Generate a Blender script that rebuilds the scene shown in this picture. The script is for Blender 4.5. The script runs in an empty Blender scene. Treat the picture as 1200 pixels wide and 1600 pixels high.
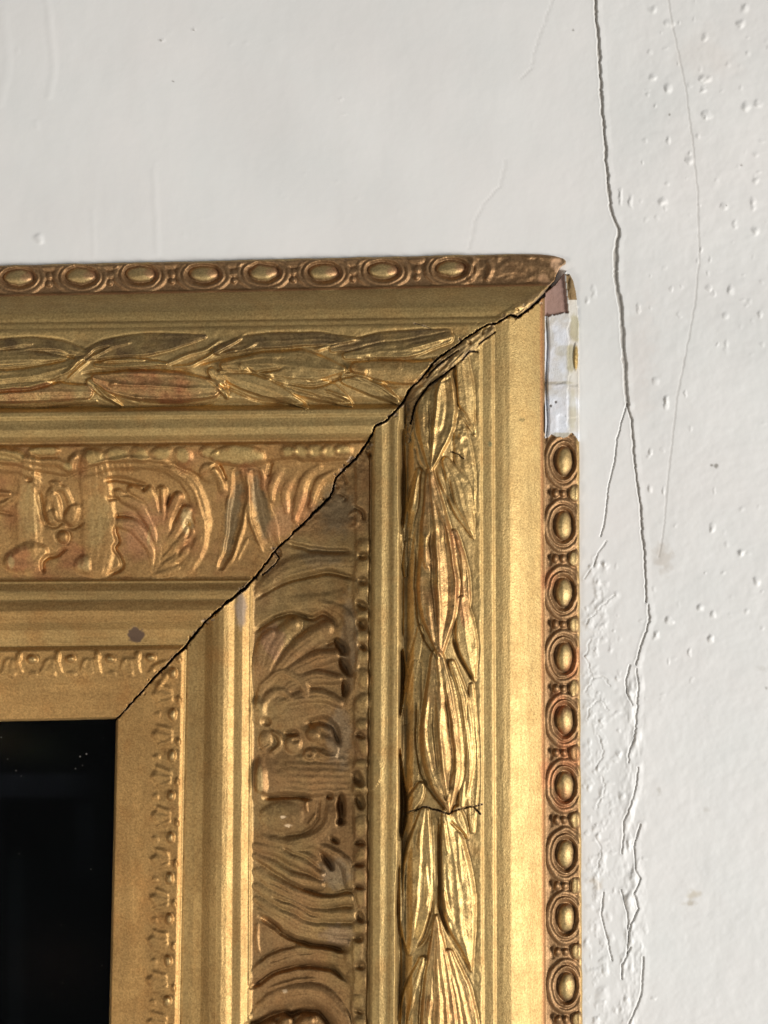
import bpy, math
import numpy as np

# ------------------------------------------------------------------ camera, world, lights, exposure
scene = bpy.context.scene
S = 0.0002                 # metres per unit of the plan drawing (wall plane)
FPX = 1500.0
PITCH = math.radians(3.0)
DIST = 0.30

cam_d = bpy.data.cameras.new("camera")
cam = bpy.data.objects.new("camera", cam_d)
scene.collection.objects.link(cam)
scene.camera = cam
cam_d.sensor_fit = 'VERTICAL'
cam_d.sensor_height = 36.0
cam_d.sensor_width = 27.0
cam_d.lens = 36.0 * FPX / 1600.0
cam_d.clip_start = 0.005
cam_d.clip_end = 50
cam.location = (0, -DIST, 0)
cam.rotation_euler = (math.radians(90) + PITCH, 0, 0)

world = bpy.data.worlds.new("World")
scene.world = world
world.use_nodes = True
bg = world.node_tree.nodes["Background"]
bg.inputs[0].default_value = (0.93, 0.96, 1.0, 1)
bg.inputs[1].default_value = 0.16


def lamp(name, loc, target, size, size_y, power, colour):
    d = bpy.data.lights.new(name, 'AREA')
    d.shape = 'RECTANGLE'
    d.size = size
    d.size_y = size_y
    d.energy = power
    d.color = colour
    o = bpy.data.objects.new(name, d)
    scene.collection.objects.link(o)
    o.location = loc
    from mathutils import Vector
    v = Vector(target) - Vector(loc)
    o.rotation_euler = v.to_track_quat('-Z', 'Y').to_euler()
    return o


lamp("window_light", (2.72, -1.62, -1.02), (0.02, 0, 0), 1.2, 1.3, 152.0, (1.0, 0.978, 0.95))
lamp("left_fill_light", (-1.35, -1.3, -0.95), (-0.02, 0, 0), 0.45, 0.45, 10.5, (1.0, 0.93, 0.83))  # unseen fill lamp, added to brighten left-facing relief and its glints

scene.view_settings.view_transform = 'Standard'
scene.view_settings.look = 'None'
scene.view_settings.exposure = 0.0
scene.view_settings.gamma = 1.0

# ------------------------------------------------------------------ plan coordinates -> world
CT, ST = math.cos(PITCH), math.sin(PITCH)


def unproject(px, py, h):
    """drawing position (px, py) at height h (drawing units) above the wall -> world"""
    u = (px - 600.0) / FPX
    v = -(py - 800.0) / FPX
    dy = CT - v * ST
    dz = ST + v * CT
    t = (DIST - h * S) / dy
    return np.stack([u * t, -DIST + dy * t, dz * t], -1)


# ------------------------------------------------------------------ noise
def vnoise(X, Y, scale, seed, sy=None):
    sy = sy or scale
    r = np.random.RandomState(abs(int(seed))).rand(256, 256).astype(np.float32)
    fx = X / scale + 1000.3
    fy = Y / sy + 1000.7
    ix = np.floor(fx).astype(np.int64)
    iy = np.floor(fy).astype(np.int64)
    ax = (fx - ix).astype(np.float32)
    ay = (fy - iy).astype(np.float32)
    ax = ax * ax * (3 - 2 * ax)
    ay = ay * ay * (3 - 2 * ay)
    x0, x1, y0, y1 = ix & 255, (ix + 1) & 255, iy & 255, (iy + 1) & 255
    a = r[y0, x0] * (1 - ax) + r[y0, x1] * ax
    b = r[y1, x0] * (1 - ax) + r[y1, x1] * ax
    return (a * (1 - ay) + b * ay) * 2 - 1


def fbm(X, Y, scale, seed, n=3, sy=None):
    o = 0
    a = 1.0
    for k in range(n):
        o = o + a * vnoise(X, Y, scale / 2 ** k, seed + k * 7, (sy / 2 ** k) if sy else None)
        a *= 0.5
    return o / 1.75


def sstep(a, b, x):
    t = np.clip((x - a) / (b - a), 0, 1)
    return t * t * (3 - 2 * t)


# ------------------------------------------------------------------ splines
def spline(pts, step=1.0):
    P = np.array(pts, float)
    if len(P) == 2:
        n = max(2, int(np.hypot(*(P[1, :2] - P[0, :2])) / step) + 1)
        t = np.linspace(0, 1, n)[:, None]
        return P[0] * (1 - t) + P[1] * t
    Q = np.vstack([2 * P[0] - P[1], P, 2 * P[-1] - P[-2]])
    out = []
    for i in range(1, len(Q) - 2):
        n = max(2, int(np.hypot(*(Q[i + 1, :2] - Q[i, :2])) / step) + 1)
        t = np.linspace(0, 1, n, endpoint=(i == len(Q) - 3))[:, None]
        a, b, c, d = Q[i - 1], Q[i], Q[i + 1], Q[i + 2]
        out.append(0.5 * ((2 * b) + (c - a) * t + (2 * a - 5 * b + 4 * c - d) * t ** 2
                          + (3 * b - a - 3 * c + d) * t ** 3))
    return np.vstack(out)


def straight(pts, step=1.0):
    out = []
    P = np.array(pts, float)
    for i in range(len(P) - 1):
        n = max(2, int(np.hypot(*(P[i + 1, :2] - P[i, :2])) / step) + 1)
        t = np.linspace(0, 1, n)[:, None]
        out.append(P[i] * (1 - t) + P[i + 1] * t)
    return np.vstack(out)


class Field:
    """a height drawing on a grid of plan positions"""

    def __init__(self, xs, ys):
        self.xs, self.ys = xs, ys
        self.X, self.Y = np.meshgrid(xs, ys)
        self.X = self.X.astype(np.float32)
        self.Y = self.Y.astype(np.float32)
        self.H = np.zeros(self.X.shape, np.float32)
        self.L = np.zeros(self.X.shape, np.int32)
        self.C = np.zeros(self.X.shape + (3,), np.float32)
        self.M = np.ones(self.X.shape, np.float32)      # how metallic the surface is

    def win(self, x0, x1, y0, y1):
        i0, i1 = np.searchsorted(self.xs, [x0, x1])
        j0, j1 = np.searchsorted(self.ys, [y0, y1])
        return slice(j0, max(j1, j0)), slice(i0, max(i1, i0))

    def trace(self, D):
        """D rows: x, y, halfwidth.  returns window, q (distance/halfwidth), s (0..1), side"""
        w = D[:, 2].max() + 1
        W = self.win(D[:, 0].min() - w, D[:, 0].max() + w, D[:, 1].min() - w, D[:, 1].max() + w)
        X, Y = self.X[W], self.Y[W]
        q = np.full(X.shape, 9.0, np.float32)
        s = np.zeros(X.shape, np.float32)
        sd = np.zeros(X.shape, np.float32)
        if X.size == 0:
            return W, q, s, sd
        xs, ys = X[0], Y[:, 0]
        T = np.gradient(D[:, :2], axis=0)
        T /= np.maximum(np.hypot(T[:, 0], T[:, 1]), 1e-6)[:, None]
        n = len(D)
        for k in range(n):
            x, y, w = D[k, :3]
            w = max(w, 0.3)
            i0, i1 = np.searchsorted(xs, [x - w - .01, x + w + .01])
            j0, j1 = np.searchsorted(ys, [y - w - .01, y + w + .01])
            if i1 <= i0 or j1 <= j0:
                continue
            dx = X[j0:j1, i0:i1] - x
            dy = Y[j0:j1, i0:i1] - y
            d = np.sqrt(dx * dx + dy * dy) / w
            m = d < q[j0:j1, i0:i1]
            q[j0:j1, i0:i1][m] = d[m]
            s[j0:j1, i0:i1][m] = k / (n - 1)
            sd[j0:j1, i0:i1][m] = (dx * T[k, 1] - dy * T[k, 0])[m] / w
        return W, q, s, sd

    def dense(self, pts, w, step=1.0, sharp=False):
        P = [(p[0], p[1], (w[i] if isinstance(w, (list, tuple)) else w)) for i, p in enumerate(pts)]
        return (straight if sharp else spline)(P, step)

    def ridge(self, pts, w, h, label=None, power=1.0, sharp=False, step=1.0, rough=0, taper=True):
        W, q, s, sd = self.trace(self.dense(pts, w, step, sharp))
        m = q < 1
        f = np.where(m, np.clip(1 - q * q, 0, 1) ** (power + 0.5), 0)
        if taper:
            f = f * np.clip(np.minimum(s, 1 - s) * 9 + 0.25, 0, 1)
        if rough:
            f = f * (1 + rough * vnoise(self.X[W], self.Y[W], 9, 5))
        self.H[W] += h * f
        if label is not None:
            self.L[W][m] = label
        return W, q, s

    def dome(self, x, y, rx, ry, h, label=None, rot=0, power=0.5, sink=0):
        R = max(rx, ry) + 1
        W = self.win(x - R, x + R, y - R, y + R)
        dx, dy = self.X[W] - x, self.Y[W] - y
        c, n = math.cos(rot), math.sin(rot)
        a = (dx * c + dy * n) / rx
        b = (-dx * n + dy * c) / ry
        q = a * a + b * b
        m = q < 1
        f = np.where(m, np.clip(1 - q, 0, 1) ** power, 0)
        self.H[W] += h * f - np.where(m, sink, 0)
        if label is not None:
            self.L[W][m] = label
        return W, q

    def tint(self, x, y, rx, ry, col, amt=1.0, rot=0, seed=3, soft=0.5, rough=0.6, sc=9, metal=None):
        R = max(rx, ry) * 1.6 + 2
        W = self.win(x - R, x + R, y - R, y + R)
        X, Y = self.X[W], self.Y[W]
        if X.size == 0:
            return
        dx, dy = X - x, Y - y
        c, n = math.cos(rot), math.sin(rot)
        q = np.sqrt(((dx * c + dy * n) / rx) ** 2 + ((-dx * n + dy * c) / ry) ** 2)
        q = q + rough * fbm(X, Y, sc, seed, 3) * 0.5
        a = amt * (1 - sstep(1 - soft, 1.0, q))
        self.C[W] = self.C[W] * (1 - a[..., None]) + np.array(col, np.float32) * a[..., None]
        if metal is not None:
            self.M[W] = self.M[W] * (1 - a) + metal * a


# ------------------------------------------------------------------ the frame's height drawing
P = 1.15
F = Field(np.arange(-190, 924, P), np.arange(384, 1790, P))
X, Y = F.X, F.Y

# profile: t (plan units across the side rail), height, side rail x slope, top rail y at x=0, y slope
PROF = [
    # t,   h,    xs,      y0,    ys
    (150, 8, -.024, 1156, -.022),
    (181, 11, -.023, 1126, -.022),
    (183, 14, -.023, 1124, -.022),
    (232, 20, -.021, 1068, -.016),
    (280, 23, -.019, 1018, -.012),
    (285, 20, -.019, 1014, -.012),
    (288, 16, -.018, 1010, -.012),
    (291, 18, -.018, 1008, -.011),
    (306, 19, -.016, 996, -.010),
    (318, 23, -.014, 985, -.009),
    (330, 34, -.011, 974, -.008),
    (340, 40, -.010, 963, -.007),
    (347, 41, -.009, 955, -.006),
    (356, 38, -.008, 947, -.006),
    (365, 33, -.007, 938, -.005),
    (371, 33.5, -.006, 931, -.005),
    (378, 33, -.006, 924, -.005),
    (386, 27, -.005, 915, -.005),
    (389, 25, -.005, 912, -.005),
    (391, 26, -.005, 909, -.005),
    (393, 22, -.005, 907, -.005),
    (397, 20, -.005, 903, -.005),
    (430, 22, -.005, 866, -.006),
    (480, 31, -.005, 810, -.008),
    (530, 48, -.005, 752, -.009),
    (556, 60, -.005, 722, -.011),
    (574, 66, -.005, 699, -.012),
    (577, 65, -.005, 693, -.012),
    (580, 72, -.005, 687, -.012),
    (584, 76, -.005, 683, -.012),
    (594, 78.5, -.005, 672, -.012),
    (602, 76.5, -.005, 663, -.011),
    (607, 76, -.005, 657, -.011),
    (613, 79.5, -.006, 652, -.010),
    (621, 79, -.006, 645, -.010),
    (626, 71, -.006, 641, -.010),
    (629, 61, -.006, 638, -.010),
    (636, 61, -.005, 634, -.010),
    (646, 70.5, -.005, 625, -.011),
    (690, 77.5, -.001, 582, -.012),
    (733, 72.5, 0.001, 542, -.013),
    (740, 71, 0.002, 533, -.014),
    (750, 71, 0.003, 520, -.014),
    (752.5, 70, 0.003, 517.5, -.015),
    (755, 66.5, 0.003, 515.5, -.014),
    (768, 66, 0.003, 509.5, -.0135),
    (771, 65.5, 0.003, 507.5, -.013),
    (774, 61, 0.003, 505.5, -.013),
    (786, 60.8, 0.003, 499, -.015),
    (798, 59.2, 0.003, 491, -.017),
    (812, 53, 0.003, 483, -.017),
    (825, 43.5, 0.003, 476, -.018),
    (843, 27.5, 0.003, 465.5, -.02),
    (849, 22, 0.003, 461.5, -.02),
    (852, 15.5, 0.003, 459.5, -.02),
    (858, 14, 0.003, 454, -.021),
    (880, 11.5, 0.004, 435, -.022),
    (900, 6, 0.005, 419, -.0225),
    (904, 5.5, 0.006, 417, -.0225),
    (907.5, 4.5, 0.006, 415, -.0225),
    (925, 4, 0.006, 398, -.0225),
]
PR = np.array(PROF, float)

MITER = [(120, 1185), (186, 1120), (245, 1055), (290, 1010), (320, 972), (350, 945), (385, 917),
         (405, 895), (430, 860), (470, 822), (517, 775), (525, 747), (555, 717), (570, 698), (582, 678),
         (587, 666), (600, 660), (618, 642), (629, 630), (635, 617), (642, 606), (660, 590), (674, 570),
         (685, 560), (725, 531), (760, 507), (773, 506), (797, 492), (808, 496), (827, 482), (848, 461),
         (867, 445), (880, 428), (900, 405)]
ma = np.array(MITER, float)
YM = np.interp(X, ma[:, 0], ma[:, 1])
TOP = (Y < YM)

# t for every grid node: side rail by row, top rail by column (knots shift linearly, so t is
# found from the two lines around the node)
T = np.zeros_like(X)
tk = PR[:, 0]
for j, y in enumerate(F.ys):
    T[j] = np.interp(F.xs, tk + PR[:, 2] * (y - 1200), tk)
Tt = np.zeros_like(X)
for i, x in enumerate(F.xs):
    yy = (PR[:, 3] + PR[:, 4] * x)[::-1]
    Tt[:, i] = np.interp(F.ys, yy, tk[::-1])
T = np.where(TOP, Tt, T)
del Tt
fine = np.arange(150, 926, 0.5)
hp = np.interp(fine, tk, PR[:, 1])
ker = np.exp(-np.linspace(-2, 2, 9) ** 2)
ker /= ker.sum()
hp = np.convolve(np.pad(hp, 4, mode='edge'), ker, 'valid')
F.H = np.interp(T, fine, hp).astype(np.float32)
BASE = F.H.copy()

# long straight brush and scraper marks, worn unevenness
along = np.where(TOP, X, Y)
across = T
F.H += 0.35 * fbm(along, across, 60, 11, 3, 9).astype(np.float32)
F.H += (0.16 * fbm(along, across, 24, 12, 2, 2.6) * ((T > 756) | (T < 394) | ((T > 577) & (T < 627)))).astype(np.float32)
band = ((T > 397) & (T < 575)) | ((T > 636) & (T < 752))
F.H += np.where(band, 0.9 * fbm(X, Y, 16, 31, 3), 0.12 * fbm(X, Y, 9, 33, 2)).astype(np.float32)

# colours (linear)
GOLD = np.array((0.485, 0.345, 0.145), np.float32)
DEEP = np.array((0.34, 0.225, 0.085), np.float32)
ORANGE = np.array((0.47, 0.275, 0.100), np.float32)
RED = np.array((0.42, 0.185, 0.085), np.float32)
PALE = np.array((0.60, 0.44, 0.20), np.float32)
UMBER = np.array((0.20, 0.145, 0.075), np.float32)
F.C[:] = GOLD


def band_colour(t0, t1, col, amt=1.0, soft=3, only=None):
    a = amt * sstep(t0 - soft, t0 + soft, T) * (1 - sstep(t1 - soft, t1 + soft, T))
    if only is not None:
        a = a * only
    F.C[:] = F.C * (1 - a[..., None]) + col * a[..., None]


band_colour(150, 286, ORANGE, 0.8)
band_colour(288, 392, ORANGE, 0.35)
band_colour(330, 362, ORANGE, 0.5, only=TOP)
band_colour(394, 577, np.array((0.385, 0.255, 0.108), np.float32), 0.9)
band_colour(394, 577, np.array((0.45, 0.25, 0.09), np.float32), 0.6, only=TOP)
band_colour(394, 577, np.array((0.36, 0.205, 0.090), np.float32), 0.7, only=(~TOP) * np.clip(.5 + 1.6 * fbm(X, Y, 60, 151, 3), 0, 1))
band_colour(394, 577, np.array((0.38, 0.175, 0.075), np.float32), 0.7, only=TOP * np.clip(-.1 + 1.9 * fbm(X, Y, 44, 152, 3), 0, 1))
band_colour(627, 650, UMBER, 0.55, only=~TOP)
band_colour(640, 740, np.array((0.50, 0.355, 0.155), np.float32), 0.8)
band_colour(846, 851, RED, 0.7, soft=2)
band_colour(851, 905, np.array((0.31, 0.185, 0.095), np.float32), 0.9)
n1 = fbm(X, Y, 70, 51, 4)
n2 = fbm(along, across, 120, 52, 3, 14)
a = np.clip(0.24 * n1 * (1 - .6 * (T > 756)) + 0.28 * n2, -0.5, 0.5)[..., None]
F.C[:] = F.C * (1 + 0.55 * a)
a = (np.clip(fbm(X, Y, 34, 61, 4) * 1.4 - 0.25, 0, 1) * 0.45 * (1 - .75 * (T > 756)))[..., None]
F.C[:] = F.C * (1 - a) + (F.C * np.array((0.95, 0.74, 0.58), np.float32)) * a

# ------------------------------------------------------------------ labels of pieces
NAMES = {}
_next = [100]


def new(name, label=None, rail=None):
    _next[0] += 1
    NAMES[_next[0]] = (name, label, rail)
    return _next[0]


def band_label(t0, t1, name):
    for r, m in (('top', TOP), ('side', ~TOP)):
        k = new(name, None, r)
        F.L[(T >= t0) & (T < t1) & m] = k


F.L[TOP] = 1
F.L[~TOP] = 2
NAMES[1] = ('top_rail', None, None)
NAMES[2] = ('side_rail', None, None)
band_label(150, 288, 'sight_moulding')
band_label(289, 393, 'inner_bead')
band_label(394, 577, 'scroll_band')
band_label(577, 627, 'ridge_bead')
band_label(627, 753, 'laurel_band')
band_label(851, 960, 'egg_band')


# ------------------------------------------------------------------ egg and ring moulding
def ellipse(cx, cy, rx, ry, n=28, a0=0, a1=2 * math.pi):
    return [(cx + rx * math.cos(a), cy + ry * math.sin(a)) for a in np.linspace(a0, a1, n)]


rng = np.random.RandomState(4)


def egg(cx, cy, top, worn=1.0):
    r = 'top' if top else 'side'
    j = lambda s: rng.uniform(-s, s)
    cx += j(1)
    cy += j(1)
    sx, sy = (1, 1)
    ex, ey = (23, 13.0) if top else (13.4, 22.5)
    rx, ry = (30, 18.0) if top else (19.3, 29.5)
    ox, oy = (39, 25) if top else (26.5, 39)
    F.ridge(ellipse(cx, cy, ox, oy), 5.0, 4.2 * worn, new('outer_ring', None, r), power=.4, taper=False)
    F.dome(cx, cy, rx, ry, 0, None, sink=3.0)
    F.ridge(ellipse(cx, cy, rx + j(.6), ry + j(.6)), 4.2, 6.2 * worn, new('ring', None, r), power=.3, taper=False)
    F.dome(cx + (0 if top else 1), cy - (1 if top else 0), ex, ey, (10.5 if top else 12.5) * worn, new('egg', None, r), power=.55)


def egg_tint(cx, cy, top):
    F.tint(cx, cy, *((23, 13) if top else (13.4, 22.5)), (0.56, 0.43, 0.20), .75, soft=.3, rough=.2)


TE = [(-161, 438), (-66, 436), (29, 434), (125, 431), (220, 429), (318, 428), (412, 427), (505, 426), (598, 424), (705, 419.5)]
SE = [(881, 720), (880, 821), (880, 925), (880.5, 1027), (881, 1125), (881.5, 1228), (882.5, 1334),
      (883.5, 1434), (884.5, 1541), (885, 1646), (885.5, 1749)]
for i, (x, y) in enumerate(TE):
    egg(x, y, True, 0.95)
    egg_tint(x, y, True)
for i, (x, y) in enumerate(SE):
    egg(x, y, False, 1.0)
    egg_tint(x + 1, y, False)
for i in range(len(TE) - 1):
    x = (TE[i][0] + TE[i + 1][0]) / 2
    y = (TE[i][1] + TE[i + 1][1]) / 2
    F.dome(x, y - 1, 5, 6, 5, new('bead', None, 'top'))
    F.dome(x, y + 11, 4.5, 5.5, 6, new('bead', None, 'top'))
    F.dome(x, y - 16, 13, 7, 4, None, power=.3)
for i in range(len(SE) - 1):
    y = (SE[i][1] + SE[i + 1][1]) / 2
    x = (SE[i][0] + SE[i + 1][0]) / 2
    F.dome(x - 12, y, 5.5, 7, 8, new('bead', None, 'side'))
    F.dome(x, y, 5, 6, 7, new('bead', None, 'side'))
    k = new('lozenge', None, 'side')
    F.dome(x + 17, y, 8.5, 13, 7.5, k, power=.25)
    F.tint(x + 16, y, 8, 14, (0.62, 0.46, 0.22), .9, rough=.2)
    F.dome(x - 21, y, 5, 12, -3, None)
# red bole showing where the gold has rubbed away
for (x, y, r) in [(905, 1027, 14), (872, 1100, 16), (880, 1150, 16), (890, 1180, 22), (893, 1045, 14), (880, 1250, 18),
                  (858, 905, 16), (857, 1210, 18)]:
    F.tint(x, y, r, r * 1.5, RED, .6, seed=int(x + y))
for (x, y) in TE:
    F.tint(x + 16, y - 2, 14, 9, (0.48, 0.25, 0.14), .55, seed=int(x) + 90)
# last stretch before the corner: rubbed and broken relief
F.ridge([(742, 403), (734, 420), (738, 441)], 6, 4, new('outer_ring', 'worn ring fragment near the corner', 'top'))
F.ridge([(762, 405), (768, 420), (760, 440)], 6, 4.5)
F.ridge([(778, 425), (792, 410), (815, 408), (828, 416)], 5, 1.8)
F.ridge([(776, 430), (800, 424), (822, 427)], 5, 1.2)
W = F.win(735, 880, 396, 446)
F.H[W] += (np.where(T[W] > 853, 1, 0) * 2.6 * fbm(X[W], Y[W], 10, 77, 3)).astype(np.float32)
F.tint(872, 413, 12, 16, (0.66, 0.42, 0.25), .9, metal=.1, seed=8, rot=-.5)
F.tint(850, 438, 10, 14, (0.50, 0.30, 0.16), .7, metal=.3, seed=9, rot=-.8)

# ------------------------------------------------------------------ laurel leaves


def leaf(pts, w, h, rail, label=None, mid=2.2, rim=1.6, dome=1.0, lift=0, veins=0.5, split=None, tint=None, seed=0,
         lean=0.0):
    D = F.dense(pts, w, 1.0)
    D3 = D.copy()
    D3[:, 2] = D[:, 2] * 1.6
    W, q, s, sd = F.trace(D3)
    q = q * 1.6
    sd = sd * 1.6
    m = q < 1
    qq = np.clip(q, 0, 1)
    edge = np.clip((1 - qq) * 3.6, 0, 1)
    edge = edge * (2 - edge)
    z = .66 * h * (0.62 * edge + 0.38 * dome * np.clip(1 - qq ** 2.4, 0, 1))
    mid, rim = mid * .75, rim * .85
    z = z + mid * np.exp(-(sd / 0.10) ** 2) * edge - 0.45 * mid * np.exp(-((np.abs(sd) - .30) / 0.13) ** 2) * edge
    z = z + rim * np.exp(-((qq - .80) / .10) ** 2)
    z = z + lean * sd * h * edge
    fib = vnoise(s * 3.5 + seed, sd * 6.0 + seed, 1.0, 91 + seed % 7)
    z = z + veins * .7 * fib * edge + veins * 0.9 * vnoise(X[W], Y[W], 13, seed + 3) * edge
    z = BASE[W] + lift + z
    m = m & (z > F.H[W])
    F.H[W] = np.where(m, z, F.H[W])
    out = (q >= 1) & (q < 1.6)
    wd = (q - 1) * np.maximum(np.max([v if not isinstance(v, (list, tuple)) else max(v) for v in [w]]), 4)
    F.H[W] -= np.where(out, 1.7 * np.exp(-((wd - 1.2) / 1.5) ** 2), 0).astype(np.float32)
    k = new('laurel_leaf', label, rail)
    F.L[W][m] = k
    F.M[W][m] = 1.14
    if tint is not None:
        a = (m * np.clip(tint[1] * (0.6 + 0.9 * fbm(X[W], Y[W], 22, 40 + seed, 3)), 0, 1))[..., None]
        F.C[W] = F.C[W] * (1 - a) + np.array(tint[0], np.float32) * a
    return k


SHADE_DK = (0.25, 0.17, 0.085)  # shade of the upward-facing top rail leaves, put into their colour
# side rail, leaves pointing down, back ones first
leaf([(640, 648), (638, 740), (637, 800), (634, 858)], [6, 11, 11, 3], 4, 'side', None, 0.8, .5, seed=1, lift=-4)
leaf([(655, 735), (646, 780), (634, 850), (634, 900)], [5, 9, 9, 3], 7, 'side', None, 1.2, .5, seed=2, lift=-2)
leaf([(640, 850), (640, 920), (642, 985), (634, 1040)], [8, 14, 12, 3], 4, 'side', None, .8, .6, seed=3, lift=-5)
leaf([(657, 980), (648, 1030), (638, 1080), (634, 1130)], [5, 9, 9, 4], 7, 'side', None, .9, .8, seed=4, lift=-3)
leaf([(650, 1040), (643, 1110), (642, 1180), (646, 1240)], [8, 15, 15, 9], 5, 'side', None, .5, 1.2, seed=5, lift=-3)
leaf([(658, 1228), (650, 1245), (641, 1262)], [7, 11, 9], 8, 'side', 'small blunt leaf tip beside the leaf crack', 1, 1, seed=6)
leaf([(722, 562), (727, 610), (731, 645), (742, 680)], [11, 15, 12, 2], 7, 'side', None, .6, 1.2, seed=7, lean=-.25)
leaf([(712, 640), (722, 690), (728, 740), (740, 800)], [6, 13, 15, 3], 3.5, 'side', None, .5, .6, seed=8)
leaf([(697, 720), (712, 750), (722, 790), (739, 842)], [7, 15, 17, 2], 8, 'side', None, 1.5, .8, seed=9, lean=-.15)
leaf([(708, 832), (718, 880), (724, 930), (726, 975)], [6, 12, 12, 6], 6, 'side', None, 1.2, 1.4, seed=10,
     tint=(RED, .5))
leaf([(722, 940), (727, 985), (732, 1020), (742, 1063)], [10, 17, 15, 2], 8, 'side', None, 1, .9, seed=11, lean=-.2)
leaf([(706, 1036), (722, 1100), (729, 1180), (722, 1258)], [6, 12, 13, 6], 8, 'side', None, 1.8, 1.6, seed=12)
leaf([(737, 1070), (738, 1150), (738, 1230), (738, 1300)], [4, 9, 10, 4], 3, 'side', None, .4, .8, seed=13)
leaf([(714, 1264), (717, 1285), (730, 1310)], [6, 12, 2], 9, 'side', None, 1, 1.2, seed=14)
leaf([(660, 1500), (645, 1550), (637, 1610), (632, 1670)], [7, 15, 17, 12], 7, 'side', None, 1.5, .8, seed=15)
leaf([(702, 1490), (722, 1560), (734, 1630), (738, 1680)], [8, 18, 17, 8], 8, 'side', None, 1.5, 1, seed=16,
     tint=(RED, .35))
leaf([(663, 1268), (654, 1330), (651, 1400), (645, 1450), (640, 1490)], [7, 22, 26, 20, 4], 10, 'side',
     'broad left leaf with a bright chipped patch below the leaf crack', 1.2, 2.2, seed=17, veins=1.0, lean=-.1)
leaf([(697, 1268), (708, 1330), (716, 1400), (721, 1450), (737, 1517)], [8, 22, 27, 22, 2], 11, 'side',
     'broad right leaf below the leaf crack', 1.2, 1.2, seed=18, veins=1.0, lean=-.1)
leaf([(682, 1432), (683, 1500), (686, 1580), (688, 1680)], [3, 17, 30, 34], 13, 'side', None, 3.6, 2, seed=19,
     veins=1.1, tint=(RED, .35))
leaf([(684, 1022), (687, 1080), (689, 1150), (695, 1210), (702, 1267)], [10, 23, 33, 28, 3], 14, 'side',
     'long ribbed laurel leaf just above the leaf crack', 3.6, 2.6, seed=20, veins=1.0, tint=(RED, .30))
leaf([(672, 736), (678, 800), (684, 880), (684, 945), (688, 1027)], [6, 19, 31, 31, 3], 14, 'side',
     'large laurel leaf rubbed red in the middle of the rail', 3.6, 2.8, seed=21, veins=1.0, tint=(RED, .42))
leaf([(694, 575), (682, 625), (679, 670), (673, 734)], [10, 31, 29, 3], 13, 'side',
     'first laurel leaf below the corner', 3.8, 2.6, seed=22, veins=.8)
# ridges drawn along the leaves
for pts, w, h in [
    ([(704, 588), (711, 630), (705, 675), (690, 708), (675, 732)], 4.0, 4.5),
    ([(684, 597), (682, 640), (679, 675)], 3.6, 2.6),
    ([(660, 630), (660, 670), (668, 700)], 4.0, 2.2),
    ([(655, 738), (648, 770), (640, 800)], 3.2, 4.0),
    ([(674, 740), (680, 775), (688, 800), (698, 830)], 2.8, 3.4),
    ([(684, 740), (700, 775), (716, 805), (735, 836)], 3.0, 3.6),
    ([(666, 835), (664, 870), (668, 890)], 5.0, 4.5),
    ([(682, 832), (683, 880), (686, 930), (688, 975)], 3.5, 3.5),
    ([(694, 808), (703, 850), (711, 895), (711, 950), (704, 985)], 3.2, 4.6),
    ([(668, 940), (672, 975), (678, 1008)], 4.0, 3.0),
    ([(678, 1005), (690, 1024)], 4.0, 4.0),
    ([(712, 838), (722, 870), (724, 905)], 2.6, 3.4),
    ([(692, 1048), (700, 1090), (709, 1140), (713, 1180), (711, 1225), (704, 1258)], 3.2, 4.4),
    ([(682, 1085), (685, 1130), (690, 1175), (695, 1215)], 3.4, 3.6),
    ([(668, 1090), (663, 1140), (672, 1195), (682, 1230)], 4.2, 2.8),
    ([(683, 1228), (697, 1254), (706, 1230)], 3.0, 3.2),
    ([(707, 1040), (719, 1085), (729, 1140), (733, 1190), (732, 1245)], 2.8, 3.6),
    ([(674, 1280), (677, 1330), (679, 1400), (678, 1435), (666, 1468), (645, 1488)], 2.8, 4.6),
    ([(683, 1280), (683, 1340), (683, 1420)], 2.4, 4.0),
    ([(655, 1290), (656, 1340), (652, 1400), (646, 1440)], 3.0, 2.4),
    ([(664, 1350), (668, 1390), (664, 1420)], 3.6, 3.0),
    ([(693, 1282), (697, 1320), (699, 1335)], 3.4, 4.0),
    ([(716, 1300), (718, 1340), (722, 1380)], 2.6, 2.6),
    ([(692, 1390), (698, 1420), (706, 1440)], 5.0, 4.0),
    ([(684, 1440), (688, 1500), (696, 1560), (702, 1640)], 3.0, 4.0),
    ([(672, 1560), (668, 1600), (672, 1640)], 4.5, 4.5),
    ([(705, 1520), (716, 1570), (722, 1640)], 3.4, 3.6),
    ([(660, 1500), (648, 1550), (636, 1600)], 2.6, 2.6),
]:
    F.ridge(pts, w, h * .85, rough=.12)
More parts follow.
